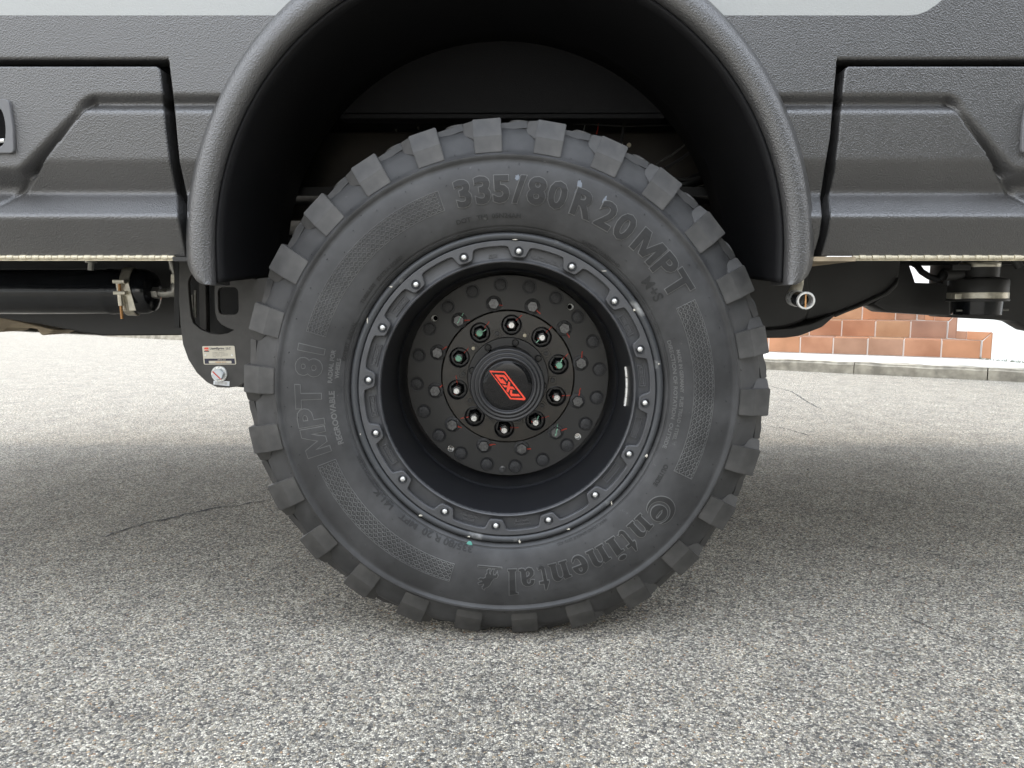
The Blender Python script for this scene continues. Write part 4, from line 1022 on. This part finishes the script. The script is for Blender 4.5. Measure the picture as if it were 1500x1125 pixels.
# rubber vent nubs and thin mould lines
bm = bmesh.new(); rnd = random.Random(3)
for r, n, h_ in ((.3955, 40, .004), (.3800, 22, .003), (.315, 26, .002), (.403, 26, .003), (.328, 10, .002), (.4265, 52, .003)):
    for i in range(n):
        a = 2*pi*(i+rnd.random()*.25)/n; rr_ = r+rnd.uniform(-.002, .002)
        g = bmesh.ops.create_cone(bm, cap_ends=True, segments=5, radius1=.0007, radius2=.0004, depth=h_)
        dv = Vector((rnd.uniform(-.6, .6), -1, rnd.uniform(-.9, -.2))).normalized(); qq = Vector((0, 0, 1)).rotation_difference(dv)
        bs = Vector(squash((rr_*math.sin(a), sy(rr_)-(.002 if r > .42 else 0), rr_*math.cos(a))))
        for v in g['verts']: v.co = bs+qq @ (v.co+Vector((0, 0, h_/2-.0005)))
nb = put('vent_nubs', from_bm('vent_nubs', bm, nmat('black_rubber_whisker', (.012, .012, .012), .7)), wheel); nb['kind'] = 'stuff'
a = math.radians(193.8); rr_ = .2955
put('paint_dot', lathe_axis('paint_dot', [(0, -.0008), (.0052, -.0006), (.0056, .002)], M['greendot'], (0, 1, 0), (rr_*math.sin(a), sy(rr_)-.0004, rr_*math.cos(a)), 20), wheel)
# chalky scuffs near R
def blob_on(deg, r, wd, hg, mat, tilt=0, seed=0, proud=.0004, name='scuff_mark'):
    rn = random.Random(seed); cu = bpy.data.curves.new('b', 'CURVE'); cu.dimensions = '2D'; cu.fill_mode = 'BOTH'; cu.extrude = .0001
    s = cu.splines.new('POLY'); s.points.add(17); s.use_cyclic_u = True
    for k, p in enumerate(s.points):
        t = 2*pi*k/18; m_ = 1+rn.uniform(-.28, .28); x = wd/2*math.cos(t)*m_; y = hg/2*math.sin(t)*m_
        p.co = (x*math.cos(tilt)-y*math.sin(tilt), x*math.sin(tilt)+y*math.cos(tilt), 0, 1)
    me = eval_curve(cu, mat, name); put(name, wrap(me, math.radians(deg), r, proud, 5), wheel)
chalk = nmat('pale_rubber_scuff', (.17, .19, .22), .7)
blob_on(19.2, .378, .009, .034, chalk, .1, 1); blob_on(26.8, .377, .006, .018, chalk, .05, 2); blob_on(2.8, .3775, .008, .010, chalk, 0, 3)

# ---- rim: flange, beadlock ring, barrel
put('rim_flange', revolve('rim_flange', [(.270, .010), (.2725, .000), (.2745, -.0035), (.279, -.006), (.2835, -.0045), (.2862, .000), (.2868, .010)], M['flange'], 160, True, 60), wheel)
put('ring_base', revolve('ring_base', [(.2325, .03), (.2325, .001), (.2333, -.0004), (.2348, -.001), (.2362, .0), (.2385, .0050), (.241, .0065), (.270, .0065), (.272, .0065)], M['ring'], 160, True, 50), wheel)
loop = []
TA = 4.8
for i in range(16):
    a = math.radians(TA+22.5*i)
    # tab polygon (clockwise order), then pocket outer arc to the next tab
    def pp(r, t): 
        # t tangential offset in metres
        aa = a+t/r; return (r*math.sin(aa), r*math.cos(aa))
    tab = [pp(.2605, -.0225), pp(.2590, -.0195), pp(.2455, -.0135), pp(.2425, -.0105), pp(.2418, -.004), pp(.2418, .004), pp(.2425, .0105), pp(.2455, .0135), pp(.2590, .0195), pp(.2605, .0225)]
    loop += arcs_round(tab, .002, 2)[3:-3] if False else tab
    for k in range(1, 9):
        aa = a+.0225/.2605+(math.radians(22.5)-2*.0225/.2605)*k/9; loop.append((.2612*math.sin(aa), .2612*math.cos(aa)))
outer = [(.2712*math.sin(2*pi*k/160), .2712*math.cos(2*pi*k/160)) for k in range(160)]
put('beadlock_ring', plate('beadlock_ring', [outer, loop], -.0045, .010, M['ring'], .0013), wheel)
boltb = lathe_axis('beadlock_bolt', [(0, -.0030), (.0020, -.0031), (.0034, -.0024), (.0046, -.0006), (.0050, .002)], M['silver'], (0, 1, 0), (0, 0, 0), 20)
bore = lathe_axis('bolt_recess', [(.0045, .001), (.0058, .0005), (.0076, -.0010), (.0086, .0)], M['barrel'], (0, 1, 0), (0, 0, 0), 20)
for i in range(16):
    a = math.radians(TA+22.5*i); p = (.2530*math.sin(a), -.0052, .2530*math.cos(a))
    put('beadlock_bolt', boltb, wheel, p); put('bolt_recess', bore, wheel, p)
def arc_label(s, deg, box=True, r=.2485, size=.0085, L_=.040):
    a = math.radians(deg)
    if box:
        n = 8
        def lp(hw_, hr): return [((r+hr)*math.sin(a+t*hw_/r), (r+hr)*math.cos(a+t*hw_/r)) for t in np.linspace(-1, 1, n)]+[((r-hr)*math.sin(a+t*hw_/r), (r-hr)*math.cos(a+t*hw_/r)) for t in np.linspace(1, -1, n)]
        put('label_frame', plate('label_frame', [lp(L_/2, .0062), lp(L_/2-.0016, .0048)], .0040, .003, M['ring'], .0003), wheel)
    if s:
        me = text_me(s, size, M['ring'], .0004, .0008, name='ring_lettering')
        xs = [v.co.x for v in me.vertices]; c = (min(xs)+max(xs))/2; k = min(1.2, (L_-.006)/(max(xs)-min(xs))) if box else 1.0
        for v in me.vertices:
            x = (v.co.x-c)*k; rr_ = r-size*.35+v.co.y; aa = a+x/r; v.co = (rr_*math.sin(aa), .0065-.0009-v.co.z, rr_*math.cos(aa))
        me.update(); put('ring_lettering', me, wheel)
arc_label('HUTCHINSON', 16.5, False, .2470, .0085); arc_label('6381', -6.0, False, .2455, .0085)
arc_label('TIRE SIZE', -51.5); arc_label('MAX LOAD', -74.5); arc_label('1240 KG', -96.5); arc_label('BEADLOCK', -118.5)
arc_label('TIRE SIDE', 61); arc_label('R 20  LOT', 83.5); arc_label('', 106); arc_label('', 128.5)
arc_label('DISASSEMBLY', 196.5, False, .2465, .0062); arc_label('BEFORE', 196.5, False, .2540, .0062)
arc_label('DEFLATE', 173.5, False, .2465, .0062); arc_label('WARNING', 173.5, False, .2540, .0062)
put('rim_barrel', revolve('rim_barrel', [(.2326, .004), (.2322, .03), (.2318, .12), (.2312, .17), (.2300, .178), (.2265, .182), (.2262, .20), (.2262, .262), (.2262, .33)], M['barrel'], 128, True, 30), wheel)
put('rim_barrel', revolve('rim_barrel_outer', [(.262, .020), (.250, .05), (.245, .08), (.245, .26), (.262, .315), (.28, .325)], M['barrel'], 96, True, 30), wheel)
# balance weights inside the barrel
def weight(a0, a1, y0, y1, r, mat, name='balance_weight', th=.004):
    V = []; F = []; n = max(3, int(abs(a1-a0)/1.2))
    for k in range(n+1):
        a = math.radians(a0+(a1-a0)*k/n)
        for rr2, yy in ((r, y0), (r-th, y0+.001), (r-th, y1-.001), (r, y1)): V.append((rr2*math.sin(a), yy, rr2*math.cos(a)))
    for k in range(n):
        for j in range(3): F.append((k*4+j, k*4+j+1, (k+1)*4+j+1, (k+1)*4+j))
    F += [(0, 1, 2, 3), (n*4+3, n*4+2, n*4+1, n*4)]
    me = mesh(name, V, F, mat); bm = bmesh.new(); bm.from_mesh(me); bmesh.ops.recalc_face_normals(bm, faces=bm.faces); bm.to_mesh(me); bm.free()
    put(name, me, wheel)
for a0, a1 in ((80.5, 85.5), (86.0, 90.5), (90.7, 95.3), (95.6, 99.5)): weight(a0, a1, .070, .078, .2318, M['steel'], th=.003); 
for a0, a1 in ((81.5, 85.5), (86.0, 89.5), (91, 95), (95.6, 98.6)): weight(a0, a1, .082, .088, .2318, M['steel'], th=.002)

# ---- wheel disc, rivets, nuts
DY = .255
holes4 = [(-106*.001493, (552-467)*.001493), (91*.001493, (552-450)*.001493), (105*.001493, (552-642)*.001493), (-85*.001493, (552-659)*.001493)]
holes4 = [(x/math.hypot(x, z)*.2035, z/math.hypot(x, z)*.2035) for x, z in holes4]
put('wheel_disc', plate('wheel_disc', [circ(0, 0, .2205, 144), circ(0, 0, .1455, 96)]+[circ(x, z, .0068, 20) for x, z in holes4], DY, .012, M['disc'], .0012), wheel)
for x, z in holes4:
    put('vent_hole_sleeve', lathe_axis('vent_hole_sleeve', [(.0072, -.001), (.0066, 0), (.0066, .020), (.0052, .0205), (.0052, .0215), (.0066, .0215)], M['silver'], (0, 1, 0), (x, DY, z), 24), wheel)
rv = lathe_axis('disc_rivet', [(0, -.0065), (.010, -.0065), (.0122, -.0055), (.0126, -.003), (.0126, .001)], M['rivet'], (0, 1, 0), (0, 0, 0), 24)
rg = lathe_axis('rivet_seat', [(.0126, -.0004), (.0156, -.0006), (.0164, .0006)], M['barrel'], (0, 1, 0), (0, 0, 0), 24)
for i in range(20):
    a = math.radians(-4.6+18*i); p = (.2005*math.sin(a), DY, .2005*math.cos(a)); put('disc_rivet', rv, wheel, p); put('rivet_seat', rg, wheel, p)
nt_ = hexprism('flange_nut', .0127, .011, M['nut'], .0013, .0072)
ws = lathe_axis('nut_washer', [(0, -.002), (.0155, -.002), (.0172, -.001), (.0176, .001)], M['rivet'], (0, 1, 0), (0, 0, 0), 28)
rr = random.Random(5)
for i in range(12):
    a = math.radians(-10.8+30*i); x, z = .1615*math.sin(a), .1615*math.cos(a)
    put('nut_washer', ws, wheel, (x, DY, z)); put('flange_nut', nt_, wheel, (x, DY-.002, z), (0, rr.uniform(0, 1), 0))
# hub flange with counterbored lug recesses
HY = .250
lugs = [math.radians(4.0+36*i) for i in range(10)]
LR = .1135
put('hub_flange', plate('hub_flange', [circ(0, 0, .1435, 96), circ(0, 0, .060, 48)]+[circ(LR*math.sin(a), LR*math.cos(a), .0212, 32) for a in lugs], HY, .016, M['flangehub'], .0012), wheel)
put('hub_gap', revolve('hub_gap', [(.0, .275), (.16, .275)], M['gap'], 64), wheel)
cup = lathe_axis('lug_recess', [(.0226, -.0015), (.0215, -.002), (.0206, 0), (.0200, .010), (.0188, .0105), (.0185, .014), (0, .014)], M['cap'], (0, 1, 0), (0, 0, 0), 32)
lnut = lathe_axis('lug_nut', [(.0165, .0135), (.0160, .009), (.0125, .006), (.0118, -.018), (.0100, -.0205), (.0068, -.021), (.0066, -.019)], M['gloss'], (0, 1, 0), (0, 0, 0), 6, 20)
stud = lathe_axis('wheel_stud', [(0, -.030), (.0058, -.030), (.0070, -.0285), (.0070, -.015)], M['silver'], (0, 1, 0), (0, 0, 0), 20)
greens = {1, 9, 8, 2, 4}
studg = stud.copy(); studg.materials.clear(); studg.materials.append(M['green'])
for i, a in enumerate(lugs):
    p = (LR*math.sin(a), HY, LR*math.cos(a))
    put('lug_recess', cup, wheel, p); put('lug_nut', lnut, wheel, p, (0, rr.uniform(0, 1), 0)); put('wheel_stud', studg if i in (9, 8, 2) else stud, wheel, p)
# paint marker dashes
def dash(x, z, dx_, dz_, y, mat, wd=.0034):
    d = Vector((dx_, dz_)); n_ = Vector((-d.y, d.x)).normalized()*wd/2; s = Vector((x, z)); e_ = s+d; m1 = s+d*.5+n_*.5
    rn = lambda: rr.uniform(.6, 1.15)
    lp = [s-n_*rn(), s+d*.33-n_*rn(), s+d*.66-n_*rn()+n_*.5, e_-n_*.8, e_+n_*.6, s+d*.66+n_*rn(), s+d*.33+n_*rn()-n_*.4, s+n_*rn()]
    put('paint_mark', plate('paint_mark', [[(p.x, p.y) for p in lp]], y, .0004, mat), wheel)
K3 = .001493/3
nm = [((663, 293), (697, 300)), ((836, 303), (868, 332)), ((977, 403), (998, 440)), ((1052, 557), (1058, 510)), ((1038, 725), (1050, 672)), ((940, 864), (985, 850)), ((788, 935), (826, 938)), ((620, 925), (668, 920)), ((478, 832), (515, 845)), ((402, 682), (430, 660)), ((409, 513), (445, 490)), ((508, 368), (550, 366))]
for i, (c, e_) in enumerate(nm):
    a = math.radians(-10.8+30*i); x, z = .1615*math.sin(a), .1615*math.cos(a)
    v_ = Vector((e_[0]-c[0], c[1]-e_[1]))*K3; u_ = v_.normalized()
    dash(x+u_.x*.012, z+u_.y*.012, u_.x*(v_.length-.010), u_.y*(v_.length-.010), DY-.0026, M['red'])
    if i in (11, 5):
        t_ = Vector((.5, .85)) if i == 11 else Vector((.25, .95))
        dash(x-t_.x*.006, z-t_.y*.006, t_.x*.016, t_.y*.016, DY-.0145, M['green'], .0032); dash(x+t_.x*.012, z+t_.y*.012, t_.x*.007, t_.y*.007, DY-.0027, M['green'], .0026)
lm = [(38, -36), (28, -28), (30, -34), (34, -2), (48, -16), (45, -2), (-14, 2), (-4, -50), (26, -26), (32, -38)]
for i, a in enumerate(lugs):
    x, z = LR*math.sin(a), LR*math.cos(a); u_ = Vector((lm[i][0], -lm[i][1])).normalized()
    dash(x+u_.x*.0135, z+u_.y*.0135, u_.x*.006, u_.y*.006, HY+.004, M['red'], .0026)
    dash(x+u_.x*.0225, z+u_.y*.0225, u_.x*.009, u_.y*.009, HY-.0004, M['red'], .0026)
    dash(x-u_.x*.0062-.001, z-u_.y*.007, -u_.y*.005, u_.x*.005, HY-.0215, M['red'], .0022)
    if i in (9, 2, 1, 4):
        g_ = Vector((.8, .45)) if i == 9 else (Vector((.4, .8)) if i != 1 else Vector((-.7, -.6)))
        dash(x+g_.x*.008, z+g_.y*.008, g_.x*.010, g_.y*.010, HY-.0222, M['green'], .0028)
# bosses between lugs
bs = plate('flange_boss', [arcs_round([(-.0085, -.0085), (.0085, -.0085), (.0085, .0085), (-.0085, .0085)], .002, 2)], -.0025, .003, M['flangehub'], .0005)
scr = lathe_axis('boss_screw', [(0, -.0035), (.002, -.0035), (.0025, -.0045), (.0045, -.0045), (.0052, -.0035), (.0054, -.002)], M['cap'], (0, 1, 0), (0, 0, 0), 18)
scs = lathe_axis('boss_screw', [(0, -.0055), (.0012, -.0055), (.0016, -.0068), (.0036, -.0066), (.0042, -.005), (.0044, -.002)], M['hinge'], (0, 1, 0), (0, 0, 0), 18)
for i, a in enumerate(lugs):
    a2 = a+math.radians(18); r_ = .0975; p = (r_*math.sin(a2), HY, r_*math.cos(a2))
    put('flange_boss', bs, wheel, p, (0, a2, 0)); put('boss_screw', scs if i in (0, 8) else scr, wheel, p)
# hub barrel with drive flange bolts, centre cap
put('drive_flange', revolve('drive_flange', [(.0875, HY), (.0875, HY-.018), (.0860, HY-.020), (.070, HY-.020), (.068, HY-.03), (.066, .12), (.0655, .10)], M['cap'], 96, True, 30), wheel)
dfb = lathe_axis('drive_bolt', [(0, -.006), (.006, -.006), (.0075, -.004), (.0078, 0)], M['gloss'], (0, 1, 0), (0, 0, 0), 18)
for i in range(8):
    a = math.radians(12+45*i); put('drive_bolt', dfb, wheel, (.0775*math.sin(a), HY-.020, .0775*math.cos(a)))
CYF = .083
put('centre_cap', revolve('centre_cap', [(.064, .112), (.0700, .108), (.0728, .102), (.0735, .096), (.0728, .0915), (.0708, .0895), (.0685, .0893), (.0668, .0908), (.0655, .0905), (.0648, .0875), (.0630, .0860), (.0608, .0858), (.0594, .0872), (.0582, .0868), (.0574, .0842), (.0556, .0828), (.0535, .0828), (.0520, .0842), (.0505, .0870), (.0498, .0880), (.0492, .0880)], M['cap'], 128, True, 70), wheel)
put('cap_dome', revolve('cap_dome', [(0, .0850), (.024, .0852), (.040, .0856), (.047, .0862), (.0495, .0882)], M['capgloss'], 96, True, None), wheel)
# logo (crop units -> metres about the disc centre)
lx = lambda x, y: ((704+x/17.58-740.7)*.001325, (567.0-(535+y/17.58))*.001325)
lgo = lambda pts: [lx(*p) for p in pts]
LY = .0843
put('cap_logo', plate('cap_logo', [arcs_round(lgo([(172, 170), (578, 192), (1120, 892), (1095, 940), (718, 915)]), .0012, 3), arcs_round(lgo([(222, 212), (556, 222), (1060, 885), (738, 880)]), .0006, 2)], LY, .0012, M['logo']), wheel)
for g in ([(310, 270), (570, 285), (650, 395), (640, 450), (535, 335), (430, 335), (520, 440), (480, 400), (530, 385), (622, 505), (600, 525), (470, 490)],
          [(505, 535), (640, 560), (625, 608), (570, 600)],
          [(670, 445), (722, 480), (712, 575), (800, 595), (845, 665), (712, 640), (665, 745), (622, 700), (640, 590)],
          [(722, 668), (772, 670), (765, 770), (935, 780), (990, 842), (745, 835), (705, 780)]):
    if len(g) == 12: g = [(310, 270), (570, 285), (655, 395), (640, 450), (535, 338), (428, 335), (505, 432), (478, 398), (520, 385), (622, 505), (600, 525), (470, 490)]
    put('cap_logo', plate('cap_logo', [lgo(g)], LY, .0012, M['logo']), wheel)
# valve
x, z = (732-740)*.001493, -(690-552)*.001493
put('air_valve', lathe_axis('air_valve', [(0, -.008), (.0035, -.008), (.0042, -.004), (.0075, -.003), (.008, .001)], M['nut'], (0, 1, 0), (x, DY, z), 16), wheel)
# chips on the flange edge
chipm = nmat('bare_metal_chip', (.62, .58, .5), .6)
for i, (px_, py_, w_, h_) in enumerate([(616, 755, 5, 3), (687, 786, 5, 2), (761, 793, 3, 5), (833, 775, 5, 3), (896, 737, 2, 6), (947, 668, 4, 5), (965, 533, 3, 2), (929, 454, 4, 4), (528, 636, 2, 3), (885, 397, 9, 1.6), (754, 351, 9, 1.2), (538, 470, 1.6, 9), (573, 420, 5, 2)]):
    x, z = atY(px_, py_, -.006); z -= HZ; rn = random.Random(i); s_ = .00062
    lp = [(x+w_*s_*math.cos(t)*rn.uniform(.5, 1.3), z+h_*s_*math.sin(t)*rn.uniform(.5, 1.3)) for t in np.linspace(0, 2*pi, 10)[:-1]]
    put('paint_chip', plate('paint_chip', [lp], -.0066 if math.hypot(x, z) < .2815 else -.0060, .004, chipm), wheel)
# opposite wheel (same axle)
ow = empty('wheel', truck, (0, 2.15, HZ)); ow.rotation_euler = (0, 0, pi)
put('tyre', bpy.data.meshes['tyre'], ow)
put('wheel_disc', revolve('far_disc', [(0, .12), (.24, .12), (.262, .02)], M['barrel'], 48), ow)
for i in range(NL):
    a = math.radians(-4.3+i*360/NL)
    c = -math.cos(a); d_ = -.0175*c**10 if c > 0 else 0
    put('tread_lug', lug, ow, (d_*math.sin(a), 0, d_*math.cos(a)), (0, a, 0))
    put('tread_lug', far, ow, (d_*math.sin(a), 0, d_*math.cos(a)), (0, a, 0))
bpy.data.collections.remove(tmpc)
for me in [m_ for m_ in bpy.data.meshes if m_.users == 0]: bpy.data.meshes.remove(me)
print('objects', len(sc.objects), 'tris', sum(len(o.data.polygons) for o in sc.objects if o.type == 'MESH'))
